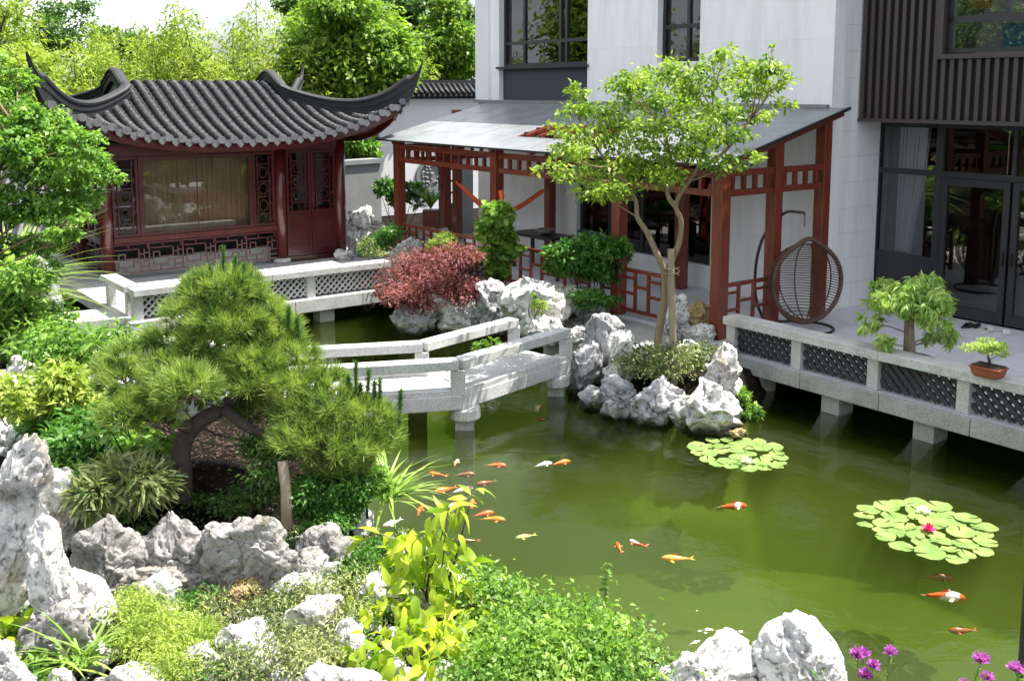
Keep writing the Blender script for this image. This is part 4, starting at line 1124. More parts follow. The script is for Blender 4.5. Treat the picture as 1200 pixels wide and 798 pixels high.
# frame axes: opening faces the camera, slightly left
fwd = np.array([.24, -.97, 0]); fwd /= np.linalg.norm(fwd); rt = np.array([-fwd[1], fwd[0], 0]); rt = -rt if rt[0] < 0 else rt
ztop = D(943, 284, cb[1]+.05)[2]; rh = (ztop-(cc[2]-.60))/2; zc = ztop-rh; rw = .56
def ringpt(a_, dep=0, sc=1):
    # pointed top
    r_ = 1.0; x = math.sin(a_)*rw*sc; z = math.cos(a_)*rh*sc
    if z > 0: x *= (1-.12*(z/rh)**4)
    z += .06*max(0, math.cos(a_))**14
    return np.array([cc[0], cc[1], zc])+rt*x+np.array([0, 0, z])-fwd*dep
m = MB(); m.tube([ringpt(a_, -.08) for a_ in np.linspace(0, 2*math.pi, 49)], .034, 8, caps=False)
m.build('rim', rattan_m, egg, smooth=True)
m = MB()
for k in range(170):     # wound cane around the rim
    a_ = 2*math.pi*k/170; p = ringpt(a_, -.08); tn = ringpt(a_+.01, -.08)-p; tn /= np.linalg.norm(tn); u1 = np.cross(tn, fwd); u1 /= np.linalg.norm(u1)
    m.tube([p+.036*(math.cos(b_)*u1+math.sin(b_)*fwd)+tn*.004*b_ for b_ in np.linspace(0, 6.28, 7)], .004, 4, caps=False)
m.build('rim_binding', rattan_m, egg)
m = MB()
nr = 30
for k in range(1, nr):          # horizontal hoops of the basket
    z = 1-2*k/nr; w_ = math.sqrt(max(0, 1-z*z))
    pts = []
    for b_ in np.linspace(-math.pi/2, math.pi/2, 15):
        x = math.sin(b_)*w_*rw*.98; dep = math.cos(b_)*w_*.62-.06
        pts.append(np.array([cc[0], cc[1], zc+z*rh*.97])+rt*x-fwd*dep)
    m.tube(pts, .0075, 5)
m.build('basket_weave', rattan_m, egg)
m = MB()
for b_ in np.linspace(-1.25, 1.25, 6):
    pts = []
    for a_ in np.linspace(0, math.pi, 17):
        w_ = math.sin(a_); pts.append(np.array([cc[0], cc[1], zc+math.cos(a_)*rh*.97])+rt*math.sin(b_)*w_*rw*.98-fwd*(math.cos(b_)*w_*.62-.06))
    m.tube(pts, .011, 6)
m.build('basket_ribs', rattan_m, egg)

# ================================================================== POTTED TREES ON THE TERRACE
rng = np.random.default_rng(11)
fp = D(1066, 418, 12.15); fx, fy = fp[0], fp[1]
t = thing('potted_ficus', 'small round crowned green ficus in a shallow pot behind the terrace balustrade', 'potted tree', (fx, fy, 0))
m = MB(); m.lathe((fx, fy, 0), [(.16, 0), (.24, .10), (.27, .30), (.29, .33), (.29, .37), (.25, .37), (.24, .33), (.01, .32)], 24); m.build('pot', pot_m, t, smooth=True)
m = MB(); m.lathe((fx, fy, .315), [(.235, 0), (.2, .02), (.05, .035), (.01, .03)], 16); m.build('soil', soil_m, t, smooth=True)
m = MB(); tk = [(fx, fy, .32), (fx-.01, fy, .5), (fx-.02, fy, .66), (fx-.03, fy, .86)]; m.tube(tk, [.085, .07, .062, .055], 12)
bl = []
for k in range(17):
    a_ = rng.uniform(0, 6.28); r_ = .46*math.sqrt(rng.random()); bl.append((fx-.05+r_*math.cos(a_)*1.15, fy+r_*math.sin(a_), 1.24-1.3*r_*r_+rng.uniform(-.10, .10), .19, .19, .10))
bl += [(fx-.50, fy, .80, .12, .12, .12), (fx+.42, fy-.1, .66, .10, .1, .14), (fx-.38, fy-.2, .62, .1, .1, .12), (fx+.3, fy+.1, .6, .1, .1, .1)]
branches(m, tk, bl, .02, rng); m.build('trunk', bark, t, smooth=True)
crown('crown', L_ficus, t, bl, 6200, .078, rng, 3, .36, droop=.9, per=16, flat=.45)
bp_ = G(1158, 445, 0); 
q = None
# on the rail: rail top z=.5 along K x=-.36
from_cam = ray(1158, 441); tt = (0.505-H)/from_cam[2]; bx0, by0 = from_cam[0]*tt, from_cam[1]*tt
t = thing('rail_bonsai', 'tiny pale green bonsai in a terracotta tray standing on the balustrade rail', 'bonsai', (bx0, by0, .5))
m = MB(); ca, sa = math.cos(KROT+math.pi/2), math.sin(KROT+math.pi/2)
def obox(m, cx, cy, ux, uy, hl, hw, z0, z1, tl=1):
    vx, vy = -uy, ux
    P = [(cx+ux*i*hl*s_+vx*j*hw*s_, cy+uy*i*hl*s_+vy*j*hw*s_, z) for z, s_ in ((z0, tl), (z1, 1)) for i, j in ((-1, -1), (1, -1), (1, 1), (-1, 1))]
    m.add(P, [(0, 3, 2, 1), (4, 5, 6, 7), (0, 1, 5, 4), (1, 2, 6, 5), (2, 3, 7, 6), (3, 0, 4, 7)])
obox(m, bx0, by0, ca, sa, .16, .105, .515, .60, .86); obox(m, bx0, by0, ca, sa, .17, .115, .60, .62); 
obox(m, bx0, by0, ca, sa, .12, .08, .50, .515)
m.build('tray', terracotta, t, bevel=.006)
m = MB(); obox(m, bx0, by0, ca, sa, .15, .095, .61, .632); m.build('soil', soil_m, t)
m = MB(); tk = [(bx0+.01, by0, .62), (bx0, by0, .69), (bx0-.03, by0, .76)]; m.tube(tk, [.022, .016, .01], 8)
bl = [(bx0-.14, by0, .84, .12, .09, .035), (bx0-.02, by0, .88, .12, .1, .04), (bx0+.10, by0+.02, .84, .10, .09, .04), (bx0-.24, by0, .82, .08, .06, .025), (bx0+.15, by0, .76, .05, .05, .03), (bx0-.02, by0-.05, .80, .1, .08, .03)]
branches(m, tk, bl, .008, rng, twigs=2); m.build('trunk', bark_dark, t, smooth=True)
crown('crown', L_bonsai, t, bl, 2600, .034, rng, 2, .28, droop=.3, per=14)

# slippers near the doors
for (px, py, mat_, lab, dx, rz_) in ((1133, 384, rubber_b, 'black slippers on the terrace before the glass doors', .10, .5), (1156, 389, rubber_w, 'pale slipper beside the black pair on the terrace', 0, .2), (1175, 392, rubber_w, 'pale slipper farthest right on the terrace', 0, -.3)):
    p = G(px, py, 0); nsl = 2 if dx else 1
    for k in range(nsl):
        t = thing('slipper', lab if nsl == 1 else ('black slipper, left one of the pair on the terrace' if k == 0 else 'black slipper, right one of the pair on the terrace'), 'slipper', (p[0]+k*.16, p[1]+.04*k, 0), group='slippers before the glass doors')
        cx_, cy_ = p[0]+k*.16, p[1]+.04*k; m = MB(); u1 = np.array([math.cos(rz_+k*.5), math.sin(rz_+k*.5)]); v1 = np.array([-u1[1], u1[0]])
        ring = [(u1*math.cos(a_)*.13+v1*math.sin(a_)*(.045+.012*math.cos(a_))) for a_ in np.linspace(0, 6.28, 17)[:-1]]
        m.add([(cx_+r_[0], cy_+r_[1], .003) for r_ in ring]+[(cx_+r_[0], cy_+r_[1], .028) for r_ in ring], [tuple(range(16))[::-1], tuple(range(16, 32))]+[(i, (i+1) % 16, 16+(i+1) % 16, 16+i) for i in range(16)])
        m.build('sole', mat_, t)
        m = MB(); pts = [np.array([cx_, cy_, .025])+np.append(u1*.04+v1*s_*.055, .05*(1-s_*s_)) for s_ in np.linspace(-1, 1, 9)]
        m.sweep(pts, [(-.05, -.004), (.05, -.004), (.05, .004), (-.05, .004)]); m.build('strap', mat_, t)
# dark framed panel at the right edge of the picture
t = thing('framed_post', 'slim dark framed post standing in the pond margin at the far right edge', 'post', tuple(G(1199, 790, -.3)))
p = G(1199, 790, -.3)
m = MB(); hgt = 1.0; m.box(p[0]-.025, p[0], p[1], p[1]+.03, -1.2, .56); m.box(p[0], p[0]+.2, p[1], p[1]+.03, .53, .56); m.box(p[0]+.17, p[0]+.2, p[1], p[1]+.03, -1.2, .53); m.build('frame', dark_metal, t)
m = MB(); m.box(p[0]+.002, p[0]+.168, p[1]+.01, p[1]+.02, -.3, .528); m.build('panel', pm('pale_green_panel', (.40, .48, .32), (.34, .42, .26), 3, .5), t)

# ================================================================== ROCKS
def ico(sub):
    import bmesh
    bm = bmesh.new(); bmesh.ops.create_icosphere(bm, subdivisions=sub, radius=1)
    v = np.array([x.co[:] for x in bm.verts]); f = np.array([[y.index for y in x.verts] for x in bm.faces]); bm.free(); return v, f
ICO = {k: ico(k) for k in (3, 4, 5, 6)}
ROCKS = []
def rock(label, x, y, z, rx, ry, rz_, seed, mat=rockA, sub=5, rough=1.0, pits=7, lean=0, hole=None, rot=None, pointy=0):
    """x, y, z = centre of the base; rx, ry half sizes; rz_ full height"""
    r = np.random.default_rng(seed); v, f = ICO[sub]; v = v.copy(); s = seed*3.17
    def vn(p, o=2): return np.stack([fbm(p+11.3, o), fbm(p+47.9, o), fbm(p+83.1, o)], 1)
    asp_ = np.array([rx, ry, rz_*.65]); asp_ = asp_/asp_.prod()**(1/3); v0 = v*asp_
    q = v0+rough*.60*vn(v0*.95+s, 2)
    q = q+rough*.17*vn(v0*2.2+s*1.3, 2)
    # hollows and flutes
    nrm_ = unit(q); cr = np.abs(fbm(q*1.9+s*.7, 3)); q = q-nrm_*(.20*rough*np.exp(-(cr/.07)**2))[:, None]
    for k in range(pits):
        c = unit(r.normal(size=(1, 3)))[0]; c[2] = abs(c[2])*.9-.2; c /= np.linalg.norm(c)
        w_ = r.uniform(.09, .24); dd = np.linalg.norm(v-c, axis=1); q = q-nrm_*(r.uniform(.14, .34)*np.exp(-(dd/w_)**2*1.4)*rough)[:, None]
    q = q+nrm_*(rough*(.05*fbm(q*4+s, 4)-.03*np.exp(-(fbm(q*6+s, 2)/.06)**2)))[:, None]
    tl = r.uniform(-.35, .35); q = np.stack([q[:, 0]+tl*q[:, 2], q[:, 1], q[:, 2]-tl*.4*q[:, 0]], 1)
    if pointy: k = np.clip((q[:, 2]+1)/2, 0, 1.3); q[:, :2] *= (1-pointy*k)[:, None]
    zmin, zmax = q[:, 2].min(), q[:, 2].max()
    for c_ in (0, 1): l_, h_ = np.percentile(q[:, c_], 1), np.percentile(q[:, c_], 99); q[:, c_] = (q[:, c_]-(l_+h_)/2)/((h_-l_)/2)*1.04
    q[:, 2] = (q[:, 2]-zmin)/(zmax-zmin)
    low = .30                                   # a third of the stone sits below its base line
    zz = (q[:, 2]*(1+low)-low)*rz_
    V = np.stack([x+q[:, 0]*rx+lean*zz, y+q[:, 1]*ry, z+zz], 1)
    o = npmesh('rock', V, f, mat, origin=(x, y, z), smooth=True)
    tag(o, label, 'rock'); ROCKS.append(o); return o
def prock(label, px0, px1, pyt, pyb, z, seed, dr=.8, **kw):
    """rock filling a pixel box of the photograph, standing on height z"""
    d = ray((px0+px1)/2, pyb)
    cx_, cyf, _ = G((px0+px1)/2, pyb, z)
    dist = math.sqrt(cx_**2+cyf**2+(H-z)**2)
    rx = (px1-px0)/2/FPX*cyf*1.0; ry = rx*dr
    yc = cyf+ry*.75
    # height so that the top projects to pyt
    def pr(X, Y, Z):
        dz = Z-H; fx_ = Y*math.cos(TILT)-dz*math.sin(TILT); u_ = Y*math.sin(TILT)+dz*math.cos(TILT); return YP-FPX*u_/fx_
    lo, hi = .05, 4.0
    for _ in range(30):
        mid = (lo+hi)/2
        if pr(0, yc+ry*.15, z+mid) > pyt: lo = mid
        else: hi = mid
    return rock(label, cx_*yc/cyf, yc, z, rx*yc/cyf, ry, max(lo, .08), seed, **kw)
W_ = WATER
# island
prock('tall grey island rock at the bridge end, its left face in shade', 683, 737, 367, 452, W_+.05, 21, mat=rockB, dr=.9, sub=5, pits=9)
prock('pale pinkish rock leaning on the tall grey island rock', 706, 742, 386, 470, W_+.02, 22, mat=rockA, dr=.7)
prock('rounded grey rock at the island waterline nearest the bridge pier', 704, 752, 436, 492, W_, 23, mat=rockB, dr=.8)
prock('brown tinged grey rock at the middle of the island waterline', 738, 800, 440, 499, W_, 24, mat=rockB, dr=.7, pits=10)
prock('big white eroded rock at the right end of the island', 786, 866, 444, 512, W_, 25, mat=rockA, dr=.7, pits=14, rough=1.2)
prock('upright white rock behind the big eroded island rock', 822, 868, 400, 470, W_+.2, 26, mat=rockA, dr=.8, pits=10)
prock('small dark rock low between the bridge and the island', 678, 712, 450, 480, W_, 27, mat=rockB, dr=.9)
prock('ochre stone at the waterline beside the lily pads', 850, 876, 500, 517, W_, 28, mat=rockO, dr=.8, sub=4, pits=2)
prock('white rock at the foot of the stacked stones by the pergola post', 796, 838, 378, 402, 0, 29, mat=rockA, dr=.8)
prock('ochre hollowed rock on top of the stones by the pergola post', 803, 836, 349, 385, .1, 30, mat=rockO, dr=.7, pits=9, rough=1.2)
prock('whitish pierced rock left in the stones by the pergola post', 772, 806, 343, 400, 0, 31, mat=rockA, dr=.7, pits=12, rough=1.2)
prock('low white rock right behind the island tree trunk', 790, 832, 396, 425, -.05, 32, mat=rockA, dr=.8)
prock('flat grey rock between the island trees and the tall grey rock', 735, 775, 402, 425, -.05, 33, mat=rockB, dr=1)
prock('ivory boulder at the back right of the island beside the balustrade', 835, 866, 396, 425, -.1, 34, mat=rockA, dr=.8)
prock('grey rock wedged between the bridge end and the island', 664, 706, 400, 462, W_, 35, mat=rockB, dr=.9, rough=.9)
prock('weathered rock behind the bridge end under the pergola steps', 676, 716, 378, 420, -.15, 36, mat=rockA, dr=.9)
# bank behind the bridge
prock('large white rock with a deep round hollow behind the bridge', 586, 680, 324, 388, -.12, 41, mat=rockA, dr=.7, pits=12)
prock('steel grey craggy rock left of the hollowed white rock', 558, 604, 326, 384, -.3, 42, mat=rockB, dr=.8, pits=9)
prock('pitted cream rock just behind the bridge rail end', 614, 664, 368, 402, -.15, 43, mat=rockA, dr=.8, pits=10)
prock('low white rock sunk beside the bridge rail end', 660, 700, 380, 404, -.1, 44, mat=rockA, dr=.8)
prock('grey rock under the bush beside the pergola steps', 668, 712, 335, 372, -.05, 45, mat=rockB, dr=.8)
prock('pale grey bluff under the left half of the red maple', 460, 516, 350, 391, W_, 46, mat=rockB, dr=.8, pits=9)
prock('tan streaked bluff under the right half of the red maple', 508, 562, 345, 392, W_, 47, mat=rockA, dr=.7, pits=9)
prock('small square grey rock at the end of the pavilion walkway', 421, 444, 333, 364, W_, 48, mat=rockB, dr=.9, sub=4)
prock('knobbly grey rock above the maple near the first pergola post', 458, 496, 276, 318, -.1, 49, mat=rockA, dr=.8)
prock('long pale rock behind the maple under the pergola railing', 486, 540, 266, 306, -.1, 50, mat=rockB, dr=.8)
prock('grey boulder at the right end of the walkway balustrade', 418, 456, 277, 302, 0, 51, mat=rockB, dr=.8)
prock('white openwork scholar rock standing right of the pavilion doors', 403, 436, 240, 298, 0, 52, mat=rockA, dr=.6, pits=26, rough=1.5)
prock('dark mossy boulder behind the grey boulder by the pavilion', 430, 468, 258, 292, 0, 53, mat=rockB, dr=.8)
prock('low white stone at the foot of the pavilion right column', 392, 416, 292, 305, 0, 54, mat=rockA, dr=.7, sub=4)
prock('shaded rock in the maple shadow near the pond edge', 535, 575, 300, 345, -.2, 55, mat=rockB, dr=.9)
# left of the pavilion
prock('dark rock beyond the water left of the pavilion platform', 28, 72, 290, 372, -.3, 61, mat=rockB, dr=.8)
prock('shaded rock at the far left bank beyond the path slab', -10, 38, 300, 372, -.2, 62, mat=rockB, dr=.8)
# left bank, back
prock('bright flat white rock on the left bank under leafy weeds', -12, 62, 418, 470, .1, 63, mat=rockA, dr=.7)
prock('white rock peeping between weeds left of the pine', 96, 134, 440, 490, .1, 64, mat=rockA, dr=.7)
# left foreground
prock('tall white leaning rock at the left edge with a smooth hollow', -70, 50, 505, 745, -.1, 65, mat=rockA, dr=.4, pits=6, sub=6, rough=.65, lean=.12)
prock('long grey weathered rock slanting right of the leaning white one', 30, 100, 600, 775, -.1, 66, mat=rockA, dr=.6, pits=8, sub=6, rough=.7, lean=.1)
prock('squarish bright white rock with small pits at lower left', 62, 139, 664, 756, -.1, 67, mat=rockA, dr=.6, pits=10, sub=6, rough=.6)
prock('tan and grey retaining rock at the left end below the pine', 78, 178, 604, 706, -.1, 68, mat=rockC, rough=.75, dr=.45, pits=10, sub=6)
prock('grey overhanging retaining rock in the middle below the pine', 158, 262, 598, 700, -.1, 69, mat=rockC, rough=.75, dr=.45, pits=12, sub=6)
prock('broad grey retaining rock directly below the support stake', 236, 352, 598, 706, -.1, 70, mat=rockC, rough=.75, dr=.4, pits=12, sub=6)
prock('dark bluish retaining rock at the pond end below the pine', 330, 416, 612, 704, -.2, 71, mat=rockC, rough=.75, dr=.5, pits=9, sub=6)
prock('white rock with an ochre face at the water right of the pine', 392, 438, 576, 648, -.3, 72, mat=rockA, dr=.7, pits=5, sub=5)
prock('small bright white rock in front of the retaining rocks', 164, 213, 664, 722, -.1, 73, mat=rockA, dr=.7, pits=6, sub=5)
prock('rounded white boulder half hidden by low plants in the foreground', 330, 404, 690, 762, -.1, 74, mat=rockA, dr=.7, sub=5, pits=5)
prock('broad bright white rock cut by the bottom edge near the centre left', 345, 480, 772, 850, -.05, 75, mat=rockA, dr=.5, sub=6, pits=8)
prock('white rock with cracked top at the bottom edge right of centre', 768, 896, 744, 850, -.25, 76, mat=rockA, dr=.6, sub=6, pits=10, rough=.8)
prock('tall rounded white rock at the bottom edge beside the purple flowers', 880, 1000, 712, 860, -.25, 77, mat=rockA, dr=.6, sub=6, pits=6, rough=.7)
prock('white rock in the bottom left corner behind a green sprig', -40, 46, 735, 850, -.05, 78, mat=rockA, dr=.5, sub=6, pits=3)
prock('small round white rock at the bottom edge at left', 58, 94, 782, 825, -.05, 79, mat=rockA, dr=.8, pits=2)
prock('pale rock at the bottom edge below the yellow green moss', 112, 196, 772, 830, -.05, 80, mat=rockA, dr=.7, pits=6)
prock('white rubble rock among weeds left of the yellow leaved plant', 255, 330, 728, 800, -.1, 81, mat=rockA, dr=.8, pits=9)
prock('grey white rubble rock under the grey green weeds', 388, 436, 722, 790, -.1, 82, mat=rockA, dr=.8, pits=9)
prock('white rock peeping through the yellow leaved plant', 420, 500, 668, 740, -.2, 83, mat=rockA, dr=.7, pits=9)
prock('white rock deep inside the green shrub in the foreground', 560, 640, 735, 800, -.2, 84, mat=rockA, dr=.7, pits=9)
prock('low white rock at the bottom edge between shrub and cracked rock', 700, 752, 788, 840, -.3, 85, mat=rockA, dr=.8)
prock('pale low rock beneath the sedge between the leaning rocks', 96, 132, 752, 790, -.1, 86, mat=rockA, dr=.8, pits=3)
prock('white rock under the ferny leaves left of the pine trunk', 52, 100, 545, 640, .1, 87, mat=rockA, dr=.6)
prock('white rubble rock near the dry flower head', 205, 262, 748, 812, -.1, 88, mat=rockA, dr=.8, pits=9)

prock('broad pale ledge rock at the left edge under the yellowing weeds', -60, 40, 484, 560, .0, 89, mat=rockA, dr=.6, sub=6, rough=.7)
prock('low slanting pale ledge between the leaning rock and the mound', 40, 118, 560, 640, -.05, 90, mat=rockA, dr=.5, sub=6, rough=.75)
prock('low dark foot rock under the left half of the retaining rocks', 120, 250, 650, 716, -.15, 94, mat=rockC, dr=.4, sub=6, rough=.8)
prock('low bluish foot rock under the right half of the retaining rocks', 300, 400, 640, 712, -.15, 95, mat=rockC, dr=.4, sub=6, rough=.8)
prock('flat warm grey ledge at the lower left under the sedge', 20, 120, 700, 800, -.15, 91, mat=rockC, dr=.6, sub=6, rough=.7)
prock('wide pale rock below the flat white one on the left bank', -30, 70, 440, 500, .1, 92, mat=rockA, dr=.6, sub=6, rough=.7)
prock('bright rock between the yellow leaved plant and the dried flower', 318, 400, 668, 716, -.1, 93, mat=rockA, dr=.6, sub=5, rough=.8)
rg = np.random.default_rng(77)
for (px, py) in [(300, 745), (322, 728), (352, 738), (366, 720), (380, 745), (402, 735), (345, 765), (310, 770), (285, 790), (410, 760), (245, 795), (440, 745), (455, 700), (520, 790), (540, 770), (575, 780), (500, 720), (385, 705), (225, 780), (425, 690), (335, 795), (270, 740), (490, 760)]:
    w_ = rg.uniform(14, 26); prock('small white rubble stone among the low weeds in the foreground', px-w_, px+w_, py-w_*.9, py+w_*.5, -.12, int(rg.integers(1000, 9000)), mat=rockA, dr=.8, sub=4, pits=4)['group'] = 'white rubble in the foreground weeds'
# ================================================================== WATER LILIES
def lily(label, px, py, rx_px, ry_px, n, seed, flowers, lo=.10, hi=.16):
    r = np.random.default_rng(seed); c = G(px, py, WATER)
    RX = rx_px/FPX*c[1]; RY = abs(G(px, py-ry_px, WATER)[1]-G(px, py+ry_px, WATER)[1])/2
    t = thing('water_lily', label, 'water lily', (c[0], c[1], WATER))
    placed = []; tries = 0
    while len(placed) < n and tries < 6000:
        tries += 1
        a_ = r.uniform(0, 6.28); q = math.sqrt(r.random()); rad = r.uniform(lo, hi)
        p = (c[0]+RX*q*math.cos(a_), c[1]+RY*q*math.sin(a_), rad)
        if all(math.hypot(p[0]-s_[0], p[1]-s_[1]) > (p[2]+s_[2])*.77 for s_ in placed): placed.append(p)
    for i, (x, y, rad) in enumerate(placed):
        m = MB(); k = 22; a0 = r.uniform(0, 6.28); z = WATER+.006+.004*(i % 4)+r.uniform(0, .004)
        tx, ty = r.normal(0, .07, 2)
        V = [(x, y, z)]+[(x+rad*(.62)*math.cos(a0+.12+(2*math.pi-.24)*j/k), y+rad*.62*math.sin(a0+.12+(2*math.pi-.24)*j/k), z+.001) for j in range(k+1)]
        V += [(x+rad*(1+.03*math.sin(j*2.3))*math.cos(a0+.12+(2*math.pi-.24)*j/k), y+rad*(1+.03*math.sin(j*2.3))*math.sin(a0+.12+(2*math.pi-.24)*j/k), z+.004+.006*max(0, math.sin(j*1.1+i))) for j in range(k+1)]
        V = [(p[0], p[1], p[2]+max(-.004, (p[0]-x)*tx+(p[1]-y)*ty)) for p in V]
        Fq = [(0, j+1, j+2) for j in range(k)]+[(j+1, j+1+k+1, j+2+k+1, j+2) for j in range(k)]
        m.add(V, Fq); m.build('lily_pad', L_pad, t, smooth=True)
    for (fpx, fpy, mt) in flowers:
        p = G(fpx, fpy, WATER+.05); m = MB(); Cn = []
        C_ = np.repeat(np.array([[p[0], p[1], WATER+.02]]), 18, 0); an = np.linspace(0, 2*math.pi*3, 18); el = np.repeat([.35, .8, 1.25], 6)
        T_ = np.stack([np.cos(an)*np.cos(el), np.sin(an)*np.cos(el), np.sin(el)], 1); Nn = np.stack([-np.cos(an)*np.sin(el), -np.sin(an)*np.sin(el), np.cos(el)], 1)
        v, f = leaves(C_, T_, Nn, .085, .04, 3, -.1); npmesh('flower', v, f, mt, t)
lily('round patch of pale green lily pads beside the island', 868, 533, 54, 18, 54, 5, [(876, 540, white_petal)], .075, .125)
lily('larger lily pad patch with a magenta flower, farther right in the pond', 1086, 621, 74, 33, 66, 6, [(1088, 619, pink_m), (1082, 598, white_petal)], .075, .135)

# ================================================================== KOI
koi_or = patchmat('koi_orange', (.75, .13, .02), (.80, .22, .03), 6, .5)
koi_rw = patchmat('koi_red_white', (.75, .10, .02), (.85, .80, .70), 7, .52)
koi_w = patchmat('koi_white', (.80, .76, .66), (.75, .35, .18), 6, .62)
koi_y = patchmat('koi_yellow', (.62, .62, .22), (.55, .50, .15), 5, .5)
koi_g = patchmat('koi_gold', (.80, .30, .03), (.78, .42, .06), 6, .5)
koi_b = patchmat('koi_bronze', (.30, .09, .03), (.22, .10, .05), 6, .5)
koi_bw = patchmat('koi_black_white', (.10, .09, .08), (.75, .72, .65), 8, .5)
def koi(label, px, py, ang, ln, mat, bend=.3, z=-.50):
    ln *= .80; z = max(z, -.62)
    p = G(px, py, z); m = MB(); d = np.array([math.cos(R(ang)), math.sin(R(ang)), 0]); 
    n = 15; pts = []; cur = np.array([p[0], p[1], z])+d*ln*.45; h = math.atan2(-d[1], -d[0])
    hs = []
    for k in range(n):
        pts.append(cur.copy()); hs.append(h); cur = cur+np.array([math.cos(h), math.sin(h), 0])*ln*.80/(n-1); h += bend/(n-1)*(.3+1.6*k/n)
    rs = [.010, .055, .078, .092, .100, .103, .101, .096, .088, .078, .066, .054, .042, .032, .026]
    base = len(m.v); q = 10
    for p_, h_, r_ in zip(pts, hs, rs):
        sd_v = np.array([-math.sin(h_), math.cos(h_), 0])
        for j in range(q):
            a_ = 2*math.pi*j/q; m.v.append(tuple(p_+sd_v*math.cos(a_)*r_*ln*.95+np.array([0, 0, math.sin(a_)*r_*ln*1.15])))
    for i in range(n-1):
        for j in range(q):
            a_ = i*q+j; b_ = i*q+(j+1) % q; m.f.append((a_, b_, b_+q, a_+q))
    m.f.append(tuple(range(q))[::-1]); m.f.append(tuple((n-1)*q+j for j in range(q)))
    # forked tail, dorsal, pectoral fins as thin solid blades
    def blade(P):
        P = [np.array(x, float) for x in P]; k = len(P); o_ = np.array([0, 0, .0015])
        m.add([x+o_ for x in P]+[x-o_ for x in P], [tuple(range(k)), tuple(range(k, 2*k))[::-1]]+[(i, i+k, (i+1) % k+k, (i+1) % k) for i in range(k)])
    e = pts[-1]; u_ = np.array([math.cos(hs[-1]), math.sin(hs[-1]), 0]); s_ = np.array([-u_[1], u_[0], 0])
    zt = np.array([0, 0, 1.])
    blade([e-u_*.02*ln, e+u_*.20*ln+s_*.09*ln+zt*.04*ln, e+u_*.10*ln, e+u_*.19*ln-s_*.07*ln-zt*.03*ln])
    for sg in (-1, 1):
        c_ = pts[4]; hh = hs[4]; u2 = np.array([math.cos(hh), math.sin(hh), 0]); s2 = np.array([-u2[1], u2[0], 0])*sg
        blade([c_+s2*.07*ln, c_+s2*.20*ln+u2*.08*ln-zt*.03*ln, c_+s2*.17*ln+u2*.16*ln-zt*.03*ln, c_+s2*.06*ln+u2*.07*ln])
    c_ = pts[6]; u2 = np.array([math.cos(hs[6]), math.sin(hs[6]), 0]); top_ = zt*.105*ln
    m.add([pts[5]+top_, pts[6]+top_*1.75, pts[9]+top_*1.0, pts[9]+zt*.07*ln], [(0, 1, 2, 3)])
    tag(m.build('koi', mat, smooth=True, origin=(p[0], p[1], z)), label, 'koi', 'koi carp swimming in the pond')
koi('orange red koi under open water left of the bridge pier reflection', 581, 545, -8, .34, koi_or)
koi('pale pinkish koi heading toward the bright orange one', 636, 544, 20, .32, koi_w, .4)
koi('bright orange red koi farthest right below the bridge end', 657, 542, 22, .34, koi_or)
koi('small gold koi close to the bridge pier at the island end', 630, 478, 60, .30, koi_g)
koi('brownish koi just below the small gold one', 635, 492, 130, .26, koi_b)
koi('small whitish koi near the grass blades at the left', 534, 542, 70, .25, koi_w)
koi('dim bronze koi left of the shadowed open water', 544, 556, 5, .36, koi_b, z=-.6)
koi('orange koi left of the black and white one', 522, 574, 205, .36, koi_or)
koi('black and white koi among the orange ones at left', 541, 574, 25, .36, koi_bw)
koi('small orange koi above the pink and white one', 491, 598, 75, .30, koi_or)
koi('pinkish white koi with spread tail near the left rock', 461, 613, 215, .32, koi_w, .5)
koi('koi with red head and white tail behind the yellow leaves', 474, 630, 100, .34, koi_rw)
koi('red orange koi touching the gold one in the middle left', 566, 602, 20, .32, koi_or)
koi('gold orange koi right below the red one in the middle left', 578, 608, -12, .34, koi_g)
koi('faint orange koi deep below the pair in the middle left', 547, 634, 175, .32, koi_b, z=-.75)
koi('pale yellow koi alone in the green water', 616, 629, 195, .28, koi_y, z=-.56)
koi('small orange koi left one of the pair in the central green water', 725, 641, 95, .27, koi_or, .1)
koi('curved white koi with orange spots beside the small orange one', 745, 637, 125, .27, koi_rw, .7)
koi('large gold orange koi swimming left in the central green water', 793, 655, 172, .38, koi_g)
koi('white koi with red head swimming right below the first lily patch', 858, 593, 4, .42, koi_rw, .1)
koi('dim red koi in the shadow under the second lily patch', 1099, 676, -10, .40, koi_b, z=-.72)
koi('orange and white koi just below the second lily patch', 1106, 698, -12, .46, koi_rw, .1)
koi('orange koi half hidden by the green foreground shrub', 735, 741, -45, .30, koi_or)
koi('orange koi swimming up between the gold one and the small whitish one', 552, 590, 80, .30, koi_or)
koi('white koi with orange saddle below the black and white one', 530, 592, 30, .32, koi_rw)
koi('slim red koi at the open water right of the grass blades', 512, 556, 150, .30, koi_or)
koi('dim bronze koi near the tip of the curved yellow shoot', 570, 566, 200, .32, koi_b)
koi('faint dark koi at the lower right of the pond', 1128, 739, 175, .30, koi_b, z=-.8)

# ================================================================== TREES AND PLANTS
def blobs_px(lst, Y, jit, rng, s=1.0, yr=None):
    """px, py, half width px, half height px -> ellipsoids at distance Y +- jit"""
    out = []
    for b in lst:
        y = Y+(b[4] if len(b) > 4 else rng.uniform(-jit, jit))
        if b[1] > 560 and Y < 9: y = min(y, G(b[0], b[1], .02+b[3]/FPX*Y*.6)[1])
        p = D(b[0], b[1], y); rx = b[2]/FPX*y; rz_ = b[3]/FPX*y
        out.append((p[0], p[1], p[2], rx*s, rx*s*(yr or .9), rz_*s))
    return out
